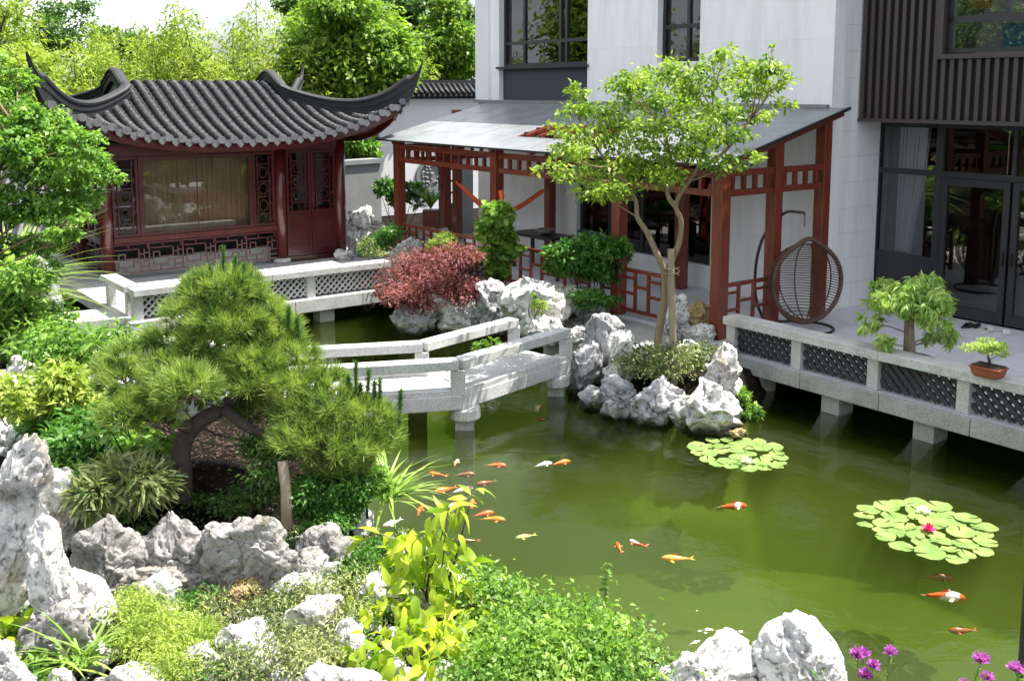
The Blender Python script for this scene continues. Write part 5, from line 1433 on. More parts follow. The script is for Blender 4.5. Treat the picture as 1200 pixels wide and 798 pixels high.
# ---- island tree
rng = np.random.default_rng(21)
Yt = 12.75
base = G(771, 438, -.05); Yt = base[1]
t = thing('island_tree', 'slender tree with two bare leaning stems and layered bright green leaves on the rock island', 'tree', (base[0], base[1], -.1))
trunkA = [D(px, py, Yt+dy) for px, py, dy in ((770, 442, 0), (770, 420, 0), (773, 385, 0), (779, 350, 0), (779, 322, 0), (770, 298, 0), (758, 272, .02), (747, 255, .05), (745, 235, .1), (733, 215, .15), (715, 195, .2), (700, 175, .2))]
trunkB = [D(px, py, Yt+dy) for px, py, dy in ((779, 322, 0), (789, 302, -.02), (797, 280, -.05), (798, 258, -.1), (792, 243, -.1), (797, 228, -.15), (808, 212, -.2), (819, 195, -.2), (828, 170, -.2), (835, 140, -.2))]
trunkC = [D(px, py, Yt+dy) for px, py, dy in ((792, 243, -.1), (784, 232, 0), (783, 222, .05), (790, 205, .1), (785, 180, .15), (778, 150, .2))]
trunkD = [D(px, py, Yt+dy) for px, py, dy in ((819, 195, -.2), (835, 188, -.3), (855, 172, -.3), (880, 140, -.2))]
m = MB()
m.tube(catmull(trunkA, 3), list(np.linspace(.062, .016, 11*3+1)), 10); m.tube(catmull(trunkB, 3), list(np.linspace(.042, .014, 9*3+1)), 9)
m.tube(catmull(trunkC, 3), list(np.linspace(.034, .014, 5*3+1)), 8); m.tube(catmull(trunkD, 3), list(np.linspace(.03, .012, 3*3+1)), 8)
pads = [(676, 106, 14, 10), (672, 128, 20, 12), (700, 130, 26, 11), (664, 152, 24, 9), (690, 160, 36, 12), (722, 145, 28, 12), (648, 196, 22, 9), (668, 178, 26, 11), (690, 205, 36, 12), (722, 190, 34, 14), (742, 88, 24, 12), (728, 100, 20, 10),
        (770, 92, 34, 14), (800, 82, 34, 14), (752, 118, 34, 14), (790, 118, 34, 15), (820, 105, 34, 14), (852, 62, 18, 10), (858, 85, 30, 12), (890, 80, 26, 12), (908, 95, 24, 12), (880, 105, 34, 12), (915, 122, 16, 8), (840, 130, 32, 13), (760, 145, 32, 13),
        (800, 150, 34, 14), (735, 165, 30, 12), (770, 178, 34, 14), (815, 178, 30, 12), (850, 158, 30, 11), (880, 135, 28, 10), (845, 195, 26, 12), (760, 205, 34, 12), (725, 222, 26, 10), (700, 226, 28, 9), (790, 205, 22, 10), (868, 185, 22, 7), (925, 80, 12, 7), (838, 68, 14, 6), (905, 60, 10, 5)]
bl = blobs_px(pads, Yt, .95, rng, 1.0, .95)
pads = [(a_, b_, c_*.72, d_*.46) for a_, b_, c_, d_ in pads]
alltr = trunkA[6:]+trunkB[4:]+trunkC[2:]+trunkD
branches(m, alltr, bl, .018, rng, twigs=3); m.build('trunk', bark, t, smooth=True)
crown('crown', L_tree, t, bl, 10500, .078, rng, 3, .48, sub=.24, per=10, shell=.1, flat=.55)
m = MB(); b0 = D(790, 436, Yt-.22); b1 = D(786, 292, Yt-.12); m.tube([b0-[0, 0, .2], b1], [.05, .042], 10)
tag(m.build('tree_stake', stake_m, smooth=False), 'straight wooden stake propping the island tree', 'stake')
m = MB(); q = D(784, 322, Yt-.02); m.tube([q+np.array([.10*math.cos(a_)+.02, .14*math.sin(a_)-.06, .01*a_]) for a_ in np.linspace(0, 12, 40)], .008, 5)
tag(m.build('rope_tie', stake_m), 'rope tie binding the island tree to its stake', 'rope')

# ---- generic small plants
def bush(name, label, category, lst, Y, n, size, mat, seed, rows=2, asp=.5, jit=.15, sub=.2, droop=.2, stems=True, group=None, zb=None, flat=.5, shell=.3, per=18, yr=.9):
    r = np.random.default_rng(seed); bl = blobs_px(lst, Y, jit, r, 1.0, yr)
    zz = zb if zb is not None else min(b[2]-b[5] for b in bl)
    cx_ = float(np.mean([b[0] for b in bl])); t = thing(name, label, category, (cx_, Y, zz), group=group)
    crown('foliage', mat, t, bl, n, size, r, rows, asp, sub=sub, droop=droop, flat=flat, shell=shell, per=per)
    if stems:
        m = MB()
        for b in bl:
            s_ = np.array([cx_+r.normal()*.05, Y+r.normal()*.05, zz-.02]); c = np.array(b[:3]); mid = (s_+c)/2+r.normal(size=3)*.03
            m.tube([s_, mid, c], [.012, .009, .004], 6)
        m.build('stem', bark_dark, t, smooth=True)
    return t
bush('red_maple', 'dark pink red leaved dwarf maple spreading over the pond rocks', 'shrub', [(500, 312, 38, 15), (528, 300, 28, 12), (478, 330, 34, 13), (515, 332, 42, 15), (545, 312, 16, 9), (540, 340, 22, 14), (470, 345, 26, 8), (495, 350, 34, 10), (525, 358, 26, 8), (552, 300, 14, 7), (455, 343, 14, 7)], 17.5, 15000, .075, L_maple, 31, asp=.4, jit=.7, sub=.34, droop=.1, zb=-.1, flat=.75, per=16)
bush('golden_shrub', 'yellow green feathery shrub behind the red maple', 'shrub', [(522, 282, 14, 9), (508, 288, 9, 6), (532, 290, 9, 8)], 18.6, 2200, .06, L_moss, 32, asp=.3)
bush('climbing_shrub', 'tall narrow bright green shrub growing up at the pergola railing', 'shrub', [(584, 250, 16, 12), (582, 272, 20, 13), (590, 292, 15, 12), (575, 300, 12, 10), (584, 315, 13, 10), (602, 290, 9, 6)], 17.9, 3600, .13, L_bright, 33, rows=3, asp=.75, jit=.12, zb=-.1)
bush('dark_green_bush', 'rounded dark green bush before the pergola railing left of the steps', 'shrub', [(662, 295, 22, 13), (690, 288, 26, 12), (715, 290, 20, 14), (680, 308, 30, 14), (705, 315, 24, 13), (655, 312, 14, 10), (726, 300, 10, 12)], 16.3, 7500, .10, L_bush, 34, asp=.45, jit=.25, zb=-.05)
bush('rock_plant', 'small green plant growing at the foot of the dark green bush', 'plant', [(690, 350, 26, 9), (712, 352, 14, 6), (640, 362, 10, 6)], 15.6, 1500, .07, L_bush, 35, zb=-.1)
bush('rock_plant', 'sprig of yellow green leaves on the hollowed white rock', 'plant', [(632, 358, 10, 8), (622, 348, 6, 5)], 15.2, 500, .05, L_moss, 36, zb=.1)
bush('water_plant', 'small bright green sprout beside the bridge underneath its far rail', 'plant', [(566, 406, 10, 7), (576, 402, 8, 5)], 14.2, 350, .07, L_bright, 37, zb=-.45)
bush('island_groundcover', 'patch of yellow green groundcover around the foot of the island tree', 'groundcover', [(745, 425, 24, 9), (775, 432, 26, 8), (805, 422, 26, 9), (825, 410, 18, 7), (760, 412, 20, 7), (790, 412, 26, 6), (735, 438, 12, 6)], 12.75, 4200, .05, L_ground, 38, asp=.5, stems=False, jit=.3, sub=.4, shell=.1)
bush('hanging_fern', 'light green fern hanging over the right end of the island rocks', 'fern', [(862, 462, 12, 9), (874, 472, 12, 9), (882, 482, 12, 5), (868, 487, 10, 5), (852, 455, 6, 6)], 12.45, 1400, .07, L_bright, 39, asp=.4, zb=-.2)
bush('pavilion_plant', 'thin leafy plant before the white wall between pavilion and pergola', 'plant', [(452, 222, 12, 10), (470, 232, 10, 10), (485, 222, 12, 9), (443, 218, 6, 5), (490, 240, 6, 10)], 24.0, 1000, .14, L_bush, 40, rows=2, asp=.5, zb=0)
t = thing('potted_aspidistra', 'dark strap leaved plant in a square red planter by the pergola railing', 'potted plant', (*D(505, 270, 23.5)[:2], 0))
p = D(505, 270, 23.5); m = MB(); m.box(p[0]-.18, p[0]+.18, p[1]-.18, p[1]+.18, 0, .85); m.build('planter', redwood, t, bevel=.02)
r_ = np.random.default_rng(3); nL = 26; an = r_.uniform(0, 6.28, nL); C_ = np.repeat([[p[0], p[1], .85]], nL, 0); T_ = np.stack([np.cos(an)*.5, np.sin(an)*.5, np.ones(nL)], 1); Nn = np.stack([-np.cos(an), -np.sin(an), .5*np.ones(nL)], 1)
v, f = leaves(C_, T_, Nn, .62, .09, 4, .35); npmesh('foliage', v, f, L_dark, t)
bush('mound_bush', 'green mossy bush between the pavilion corner rocks', 'shrub', [(448, 283, 18, 10), (432, 292, 12, 7), (460, 272, 12, 8)], 20.2, 2600, .07, L_bush, 41, zb=-.1)
bush('grey_shrub', 'greyish low shrub in front of the grey boulder by the pavilion', 'shrub', [(432, 286, 12, 9), (440, 296, 12, 6)], 19.6, 900, .05, L_ground, 42, zb=-.1)

# ---- strap grasses
def grass(label, px, py, z, n, ln, wd, mat, seed, spread=.9, name='grass_tuft', cat_='grass', bias=(0, 0), group=None):
    r = np.random.default_rng(seed); p = G(px, py, z); t = thing(name, label, cat_, (p[0], p[1], z), group=group)
    an = r.uniform(0, 6.28, n); el = r.uniform(.25, 1.4, n)
    C_ = np.stack([p[0]+r.normal(0, .05, n), p[1]+r.normal(0, .05, n), np.full(n, z-.02)], 1)
    T_ = np.stack([np.cos(an)*spread*np.cos(el)+bias[0], np.sin(an)*spread*np.cos(el)+bias[1], np.sin(el)], 1)
    Nn = np.stack([-np.cos(an)*np.sin(el), -np.sin(an)*np.sin(el), np.cos(el)+.2], 1)
    v, f = leaves(C_, T_, Nn, ln*r.uniform(.6, 1.15, n), wd, 5, .55, .15); npmesh('blades', v, f, mat, t); return t
grass('strap leaved grass arching over the water right of the pine', 452, 585, .1, 60, .62, .028, L_grass, 51, bias=(.25, .1))
grass('long bladed sedge tuft in front of the pitted squarish rock', 88, 775, .05, 60, .38, .018, L_grass, 52)
grass('spiky long leaved tuft at the left edge below the bright tree', 10, 345, .5, 170, 1.5, .05, L_grass, 53, bias=(.15, 0))
grass('second spiky tuft at the left edge nearer the bright weeds', -8, 385, .6, 150, 1.1, .04, L_grass, 54, bias=(.2, 0))

# ---- PINE
def needles(P, DIR, n_each, ln, wd, rng, open_=.9):
    n = len(P)*n_each; C_ = np.repeat(P, n_each, 0); Dd = np.repeat(DIR, n_each, 0)
    off = rng.uniform(0, 1, n)[:, None]*Dd*ln*.55
    T_ = Dd+rng.normal(size=(n, 3))*open_*.6; T_ = unit(T_); Nn = rng.normal(size=(n, 3))
    L_ = ln*rng.uniform(.75, 1.2, n)
    Sd = unit(np.cross(T_, Nn))*wd/2; C_ = C_+off
    v = np.stack([C_-Sd, C_+Sd, C_+T_*L_[:, None]+Sd*.25, C_+T_*L_[:, None]-Sd*.25], 1).reshape(-1, 3)
    return v, np.arange(n*4).reshape(-1, 4)
rng = np.random.default_rng(61)
pb = G(213, 572, .42); Yp = pb[1]
t = thing('pine_tree', 'cloud pruned dark green pine with crooked trunk on the rock edged mound', 'pine tree', (pb[0], pb[1], .35))
trunk = [D(px, py, Yp+dy) for px, py, dy in ((212, 585, 0), (213, 555, 0), (212, 530, .02), (220, 508, .05), (236, 492, .1), (258, 480, .15), (278, 462, .2), (290, 440, .25), (283, 415, .3), (272, 390, .3), (266, 365, .3))]
m = MB(); tp = catmull(trunk, 3); m.tube(tp, list(np.linspace(.09, .03, len(tp))), 12)
lo2 = [D(px, py, Yp+dy) for px, py, dy in ((225, 502, 0), (205, 495, .0), (180, 482, 0), (165, 462, .1))]; m.tube(catmull(lo2, 3), list(np.linspace(.05, .02, 10)), 8)
lo3 = [D(px, py, Yp+dy) for px, py, dy in ((262, 478, .1), (290, 500, 0), (325, 515, -.1), (365, 520, -.15), (400, 515, -.15))]; m.tube(catmull(lo3, 3), list(np.linspace(.05, .02, 13)), 8)
ppads = [(262, 345, 58, 26, .35), (230, 372, 46, 26, .3), (298, 372, 44, 26, .4), (265, 385, 60, 24, .2), (320, 410, 46, 28, .3), (345, 425, 34, 24, .25), (295, 432, 44, 24, .1), (322, 388, 32, 20, .45),
         (160, 425, 42, 22, .3), (150, 455, 40, 24, .1), (185, 440, 36, 24, .2), (172, 478, 42, 20, 0), (222, 462, 44, 30, -.35), (150, 492, 36, 20, -.15), (182, 500, 28, 14, -.1), (228, 430, 38, 22, .3), (200, 405, 34, 18, .4),
         (345, 490, 36, 24, 0), (385, 485, 50, 30, 0), (425, 500, 46, 30, .0), (360, 520, 46, 24, -.15), (400, 525, 62, 26, -.1), (240, 410, 44, 22, .15), (300, 455, 40, 18, .0), (200, 438, 34, 22, .0), (345, 460, 38, 22, .05), (375, 455, 34, 20, .15), (285, 462, 46, 18, .45), (250, 455, 40, 18, .5), (325, 470, 40, 18, .4), (215, 480, 30, 14, .45), (300, 490, 34, 12, .35), (140, 440, 30, 18, .2), (190, 462, 30, 18, -.05), (440, 520, 36, 24, 0), (330, 535, 22, 14, -.1), (270, 440, 34, 20, .3), (395, 548, 42, 14, -.05)]
bl = []
for (px, py, hw, hh, dy) in ppads:
    p = D(px, py, Yp+dy); bl.append((p[0], p[1], p[2], hw/FPX*Yp*.80, hw/FPX*Yp*.60, hh/FPX*Yp*.86))
branches(m, trunk[4:]+lo2+lo3, bl, .022, rng, twigs=2); m.build('trunk', bark_dark, t, smooth=True)
B = np.array(bl); wts = B[:, 3]*B[:, 4]; wts /= wts.sum(); nt_ = 2600
k = rng.choice(len(B), nt_, p=wts); d = unit(rng.normal(size=(nt_, 3))); d[:, 2] = np.abs(d[:, 2])*1.0-.25*(rng.random(nt_) < .45); d = unit(d)
rr_ = rng.uniform(.75, 1.0, nt_)
P_ = B[k, :3]+d*B[k, 3:6]*rr_[:, None]
DIR = unit(d*np.array([.8, .8, .5])+np.array([0, 0, .55]))
v, f = needles(P_, DIR, 34, .105, .0062, rng, .8); npmesh('needles', v, f, L_needle, t)
# dark upright candles
cd = [(262, 296, 40), (248, 318, 26), (275, 306, 34), (296, 326, 28), (236, 330, 22), (286, 314, 30), (306, 340, 24), (222, 350, 20), (325, 372, 18), (338, 366, 22), (350, 378, 18), (410, 446, 24), (417, 430, 36), (430, 438, 34), (440, 452, 22), (446, 450, 30), (421, 455, 20), (467, 462, 30), (395, 470, 22), (455, 478, 18), (404, 500, 20)]
for (px, py, h_) in cd:
    dy = .35 if px < 330 else (.25 if px < 360 else 0.02)
    a_ = D(px, py+h_*1.3, Yp+dy); b_ = D(px+random.uniform(-2, 3), py, Yp+dy); Pc = []; Dc = []
    for s_ in np.linspace(.02, 1, 20): Pc.append(a_+(b_-a_)*s_); Dc.append((b_-a_)/np.linalg.norm(b_-a_))
    v, f = needles(np.array(Pc), np.array(Dc), 30, .045, .0055, rng, .8); cn = npmesh('candle', v, f, L_candle, t)
    m = MB(); m.tube([a_, (a_+b_)/2, b_], [.010, .009, .005], 6); m.build('stem', bark_dark, cn)
m = MB(); q0 = D(336, 604, Yp-.45); q1 = D(331, 540, Yp-.35); m.tube([q0-[0, 0, .1], (q0+q1)/2+[.01, 0, 0], q1], [.045, .04, .042], 10)
tag(m.build('pine_prop', stake_m, smooth=True), 'short grey wooden prop under the right branch of the pine', 'prop')
bush('mound_shrub', 'dense dark green small leaved shrub right of the pine prop', 'shrub', [(372, 575, 34, 20), (400, 590, 26, 20), (352, 590, 18, 16), (385, 610, 30, 14), (420, 570, 20, 16)], Yp-.25, 11000, .035, L_bush, 62, jit=.2, asp=.6, zb=.2)
bush('mound_shrub', 'light green grassy shrub beneath the pine branch over the water', 'shrub', [(425, 556, 28, 14), (440, 566, 20, 12), (405, 560, 20, 12)], Yp+.15, 3000, .06, L_bright, 63, jit=.2, asp=.25, zb=.1)
bush('mound_shrub', 'low dark trailing plant on the shaded soil between pine trunk and prop', 'plant', [(318, 545, 20, 16), (306, 572, 24, 12), (272, 588, 24, 8), (300, 520, 18, 12), (238, 585, 16, 8)], Yp+.1, 2600, .05, L_dark, 65, jit=.3, asp=.45, sub=.5, zb=.3, shell=.1)
bush('cycad', 'pale green feathery low plant at the left foot of the pine', 'plant', [(135, 560, 34, 22), (165, 565, 30, 18), (115, 580, 24, 18)], Yp-.3, 2600, .16, L_ground, 64, rows=3, asp=.16, jit=.15, sub=.3, zb=.3)
m = MB()
# ---- leafy weeds of the left bank
weeds = [('yellow green bramble leaves on the left bank above the flat rock', [(60, 395, 34, 18), (90, 410, 34, 18), (130, 395, 34, 14), (40, 405, 26, 16)], 11.4, 2200, .09, L_left),
         ('weeds with yellow leaves between the white rocks on the left bank', [(75, 460, 30, 22), (50, 480, 30, 20), (100, 480, 30, 22), (20, 480, 24, 22), (70, 440, 24, 16)], 9.6, 3600, .085, L_moss),
         ('deep green weeds left of the pine trunk', [(60, 505, 26, 18), (80, 520, 24, 20), (100, 500, 24, 20), (115, 525, 20, 18)], 8.9, 2600, .08, L_bush),
         ('light green broad leaved sprig before the pine trunk', [(170, 530, 16, 12), (190, 522, 14, 12), (130, 505, 26, 10), (155, 510, 20, 10)], 8.3, 500, .12, L_bright),
         ('leafy climber hanging between the leaning rocks at left', [(110, 575, 22, 22), (88, 560, 18, 24), (120, 600, 24, 16), (98, 615, 12, 14)], 7.9, 2200, .07, L_bright),
         ('yellowing weeds at the far left edge above the leaning rock', [(12, 455, 20, 14), (8, 478, 16, 14), (24, 470, 16, 10)], 8.8, 900, .08, L_moss),
         ('green undergrowth on the far left bank below the spiky tufts', [(20, 380, 34, 22), (50, 372, 30, 18), (10, 400, 30, 20), (5, 345, 30, 26), (30, 325, 26, 16)], 12.6, 5000, .09, L_left)]
for i, (lab, lst, Y, n, sz, mt) in enumerate(weeds):
    bush('weed_patch', lab, 'weeds', lst, Y, n, sz, mt, 70+i, rows=3 if sz > .1 else 2, asp=.42, jit=.6, sub=.5, shell=.1, group='weeds on the left bank')
# ---- foreground plants
fg = [('yellow_leaved_plant', 'tall plant with large yellow green drooping leaves in the centre foreground', 'plant', [(525, 598, 16, 10), (550, 592, 12, 8), (492, 635, 34, 18), (520, 620, 26, 14), (470, 665, 34, 20), (530, 655, 28, 18), (500, 690, 40, 24), (450, 700, 28, 20), (545, 700, 26, 24), (480, 735, 40, 24), (430, 760, 30, 16), (520, 745, 34, 24), (560, 735, 24, 20), (470, 775, 40, 18)], 7.0, 430, .145, L_yellow, 5, .40),
      ('green_shrub', 'fresh green small leaved shrub at the bottom beside the yellow leaved plant', 'shrub', [(640, 732, 34, 18), (680, 738, 36, 20), (715, 752, 34, 20), (600, 742, 30, 18), (660, 770, 60, 28), (620, 785, 50, 24), (715, 785, 38, 24), (570, 700, 26, 20), (590, 760, 34, 24), (645, 705, 18, 14), (560, 790, 34, 20)], 6.6, 8500, .046, L_bright, 2, .5),
      ('moss_shrub', 'yellow green fine leaved mossy shrub in front of the squarish white rock', 'shrub', [(165, 715, 28, 22), (190, 735, 34, 26), (215, 755, 34, 26), (160, 750, 30, 24), (200, 780, 40, 20), (235, 740, 22, 18), (150, 700, 16, 14)], 7.0, 15000, .032, L_moss, 2, .28),
      ('low_weeds', 'grey green low weeds spreading over pale rubble in the foreground', 'weeds', [(300, 720, 40, 14), (340, 700, 34, 12), (380, 690, 36, 16), (410, 675, 26, 14), (330, 750, 44, 18), (370, 765, 40, 18), (280, 770, 40, 18), (400, 720, 34, 20), (255, 715, 26, 14)], 7.2, 8500, .035, L_ground, 2, .35),
      ('low_weeds', 'green low weeds at the foot of the retaining rock near the water', 'weeds', [(420, 655, 26, 14), (400, 668, 24, 12), (440, 640, 18, 10), (380, 672, 20, 9), (240, 700, 24, 8)], 7.7, 3600, .035, L_bush, 2, .4),
      ('trailing_vine', 'wispy green stems reaching over the water behind the yellow leaved plant', 'vine', [(572, 682, 26, 14), (598, 690, 22, 14), (560, 665, 14, 12), (615, 705, 20, 14)], 7.3, 1500, .035, L_bright, 2, .6),
      ('broad_leaved_sprig', 'broad green leaves in front of the white rock at the bottom left corner', 'plant', [(12, 750, 18, 12), (22, 735, 14, 8), (8, 768, 12, 8)], 6.5, 70, .10, L_yellow, 4, .6),
      ('broad_leaved_sprig', 'small green leaves at the bottom edge beside the small round rock', 'plant', [(36, 790, 22, 10), (105, 770, 16, 10), (50, 770, 10, 8)], 6.4, 260, .06, L_bright, 3, .5)]
for i, (nm, lab, c_, lst, Y, n, sz, mt, rows, asp) in enumerate(fg):
    bush(nm, lab, c_, lst, Y, n, sz, mt, 90+i, rows=rows, asp=asp, jit=.28, sub=.4 if sz != .046 else .8, shell=.1, droop=.7 if sz > .14 else .25, zb=-.15, flat=.45, per=1 if sz > .14 else 12)
# long shoots with leaves
def shoot(name, label, pts, Y, n, sz, mt, seed, asp=.5, rows=3, r0=.007, c_='plant stem'):
    r = np.random.default_rng(seed); P = [D(px, py, Y+dy) for px, py, dy in pts]; t = thing(name, label, c_, P[0]); m = MB(); Q = catmull(P, 5)
    m.tube(Q, list(np.linspace(r0, r0*.4, len(Q))), 6); m.build('stem', bark, t, smooth=True)
    Q = np.array(Q); k = r.integers(len(Q)//4, len(Q), n); C_ = Q[k]; an = r.uniform(0, 6.28, n)
    T_ = np.stack([np.cos(an), np.sin(an)*.6, r.uniform(-.5, .5, n)], 1); v, f = leaves(C_, T_, np.array([0, 0, 1.])+r.normal(size=(n, 3))*.4, sz*r.uniform(.7, 1.2, n), sz*asp, rows, .35)
    npmesh('foliage', v, f, mt, t)
shoot('leafy_shoot', 'curved shoot of yellow green leaves reaching up across the koi', [(495, 700, 0), (505, 640, 0), (520, 610, .05), (540, 592, .1), (560, 572, .15)], 7.0, 12, .13, L_yellow, 1, .4)
shoot('leafy_shoot', 'thin upright green shoot topping the foreground shrub', [(700, 760, 0), (706, 720, 0), (709, 690, .0), (712, 660, 0)], 6.8, 46, .05, L_bright, 2, .5)
shoot('leafy_shoot', 'arching shoot with large yellow leaves beside the ochre faced rock', [(500, 680, 0), (470, 645, 0), (445, 625, 0), (415, 640, 0)], 7.2, 9, .17, L_yellow, 3, .4)
# dry flower heads, rusty twigs
bush('dry_flower_head', 'dried pale brown cone shaped flower head before the retaining rocks', 'flower head', [(302, 672, 12, 9), (292, 684, 14, 9), (280, 694, 11, 7), (311, 660, 9, 7), (300, 680, 13, 10)], 7.15, 6500, .017, L_dry, 101, asp=.9, jit=.03, stems=True, zb=-.1)
bush('dry_twigs', 'rusty brown tangle of dry twigs below the dried flower head', 'twigs', [(262, 700, 26, 10), (280, 712, 24, 12), (258, 722, 22, 10), (300, 700, 14, 7)], 7.3, 700, .09, L_rust, 102, asp=.07, jit=.15, zb=-.1)
# purple flowers
def flowers(label, heads, Y, seed):
    r = np.random.default_rng(seed); base = D(np.mean([h[0] for h in heads]), 840, Y); t = thing('purple_flowers', label, 'flower', base)
    m = MB(); Cs = []; Ts = []; Ns = []; C2 = []; T2 = []
    for (px, py, rad) in heads:
        rad *= 1.5; py -= 4
        p = D(px, py, Y+r.uniform(-.08, .08)); b = base+np.array([r.normal()*.06+(p[0]-base[0])*.4, r.normal()*.03, 0])
        m.tube([b, (b+p)/2+r.normal(size=3)*.015, p], [.004, .0035, .003], 5)
        n = 90; d_ = unit(r.normal(size=(n, 3))); d_[:, 2] = np.abs(d_[:, 2]); v, f = leaves(np.repeat([p], n, 0), d_, r.normal(size=(n, 3)), rad/FPX*Y*r.uniform(.6, 1.1, n), .022, 2, .1); npmesh('flower_head', v, f, purple_m, t)
        n = 22; k = r.random(n); C2.append(b+(p-b)*k[:, None]*.9); T2.append(r.normal(size=(n, 3))+[0, 0, .4])
    m.build('stem', bamboo_stem, t, smooth=True)
    C2 = np.concatenate(C2); v, f = leaves(C2, np.concatenate(T2), r.normal(size=(len(C2), 3)), .05, .012, 3, .3); npmesh('foliage', v, f, L_bright, t)
flowers('cluster of small purple flowers right of the tall rounded white rock', [(1004, 772, 8), (1012, 770, 7), (1043, 768, 7), (1024, 784, 7), (1014, 797, 8), (1000, 812, 8), (1035, 815, 6)], 6.3, 1)
flowers('smaller group of purple flowers at the bottom edge farther right', [(1150, 778, 9), (1190, 788, 8), (1157, 798, 7), (1130, 806, 6), (1175, 812, 7)], 6.2, 2)

# ---- bright tree at the top left
rng = np.random.default_rng(121); Yl = 13.0
t = thing('bright_tree', 'bright green small leaved tree overhanging the left side of the pavilion', 'tree', tuple(D(-60, 470, Yl)*[1, 1, 0]+[0, 0, .2]))
lp = [(55, 150, 40, 28), (95, 170, 34, 22), (125, 205, 24, 12), (75, 200, 48, 26), (40, 195, 46, 30), (95, 232, 34, 18), (55, 245, 44, 22), (20, 240, 36, 30), (15, 170, 36, 34), (75, 272, 26, 12), (45, 285, 30, 14), (10, 120, 30, 26), (20, 95, 24, 20), (30, 140, 30, 24), (110, 190, 28, 14), (8, 290, 22, 16), (-40, 130, 50, 50), (-50, 220, 50, 60), (-30, 70, 40, 30), (100, 255, 16, 10), (60, 305, 16, 8)]
bl = blobs_px(lp, Yl, .8, rng, .80, 1.1)
tr_ = [D(-60, 480, Yl), D(-55, 400, Yl), D(-40, 320, Yl), D(-25, 250, Yl), D(-5, 200, Yl), D(20, 150, Yl)]
m = MB(); q_ = catmull(tr_, 3); m.tube(q_, list(np.linspace(.13, .04, len(q_))), 10); branches(m, tr_, bl, .03, rng); m.build('trunk', bark, t, smooth=True)
crown('crown', L_left, t, bl, 20000, .075, rng, 2, .6, sub=.13, per=16, shell=.3)

# ---- background trees
def tree(label, px, Y, z0, blobs, n, size, mat, seed, trunk_r=.16, name='tree', asp=.55, sub=.18, group=None, jit=1.2, top=None, cat_='tree'):
    r = np.random.default_rng(seed); bl = blobs_px(blobs, Y, jit, r, 1.0, 1.0); b = D(px, 200, Y); b = np.array([b[0], Y, z0])
    t = thing(name, label, cat_, tuple(b), group=group)
    tz = top or max(q[2] for q in bl)*.85; m = MB(); T = [b+[0, 0, -.1], b+[.1, 0, tz*.35], b+[.0, 0, tz*.65], b+[.15, 0, tz]]
    m.tube(T, [trunk_r, trunk_r*.8, trunk_r*.55, trunk_r*.25], 9); branches(m, T, bl, trunk_r*.3, r, twigs=2); m.build('trunk', bark_dark, t, smooth=True)
    crown('crown', mat, t, bl, n, size, r, 2, asp, sub=sub, per=20, shell=.35); return t
tree('broad rounded green tree behind the right end of the pavilion roof', 405, 30, 0, [(405, 30, 56, 30), (372, 62, 44, 36), (440, 60, 46, 34), (405, 75, 60, 36), (360, 95, 30, 24), (455, 92, 32, 20), (395, 5, 36, 20), (425, 108, 40, 18), (430, 30, 34, 24), (370, 30, 30, 22)], 26000, .20, L_round, 201)
tree('green tree between the rounded tree and the white house, above the wall coping', 515, 36, 0, [(500, 55, 28, 22), (530, 45, 26, 26), (515, 75, 40, 18), (545, 75, 20, 18), (490, 80, 20, 14), (525, 15, 16, 22), (505, 30, 14, 14)], 12000, .18, L_round, 202)
tree('sparse taller dark tree rising beside the white house corner', 540, 42, 0, [(532, 8, 14, 16), (545, 25, 12, 16), (520, 28, 12, 12), (540, 50, 14, 14), (500, 5, 16, 10)], 3600, .2, L_dark, 203, sub=.3)
tree('dark crowned tree behind the rounded tree at the top edge', 470, 44, 0, [(450, 10, 40, 14), (480, 22, 26, 16), (470, 0, 30, 12), (350, 5, 26, 12)], 7000, .24, L_dark, 204)
tree('tall sparse dark leaved tree behind the pavilion left roof tip', 62, 34, 0, [(62, 12, 16, 14), (58, 38, 18, 18), (94, 24, 12, 16), (100, 5, 10, 8), (64, 62, 20, 16), (88, 50, 14, 10), (45, 55, 14, 12)], 2600, .17, L_dark, 205, sub=.4)
tree('dull green far tree above the middle of the pavilion roof', 160, 55, 0, [(150, 55, 26, 14), (180, 58, 24, 12), (125, 45, 16, 12), (205, 62, 22, 10)], 5000, .28, L_dark, 206)
tree('dark tree behind the low grey wall right of the pavilion', 418, 29, 0, [(412, 165, 18, 14), (428, 175, 14, 14), (420, 150, 20, 10), (405, 185, 10, 12)], 4200, .16, L_bright, 207, trunk_r=.10)
tree('leafy tree at the upper left edge behind the bright tree', -10, 19, 0, [(5, 40, 34, 26), (-20, 70, 40, 40), (28, 75, 26, 22), (10, 10, 24, 14), (45, 105, 22, 14), (15, 110, 30, 24)], 4500, .15, L_bamboo, 208, sub=.35, asp=.3)
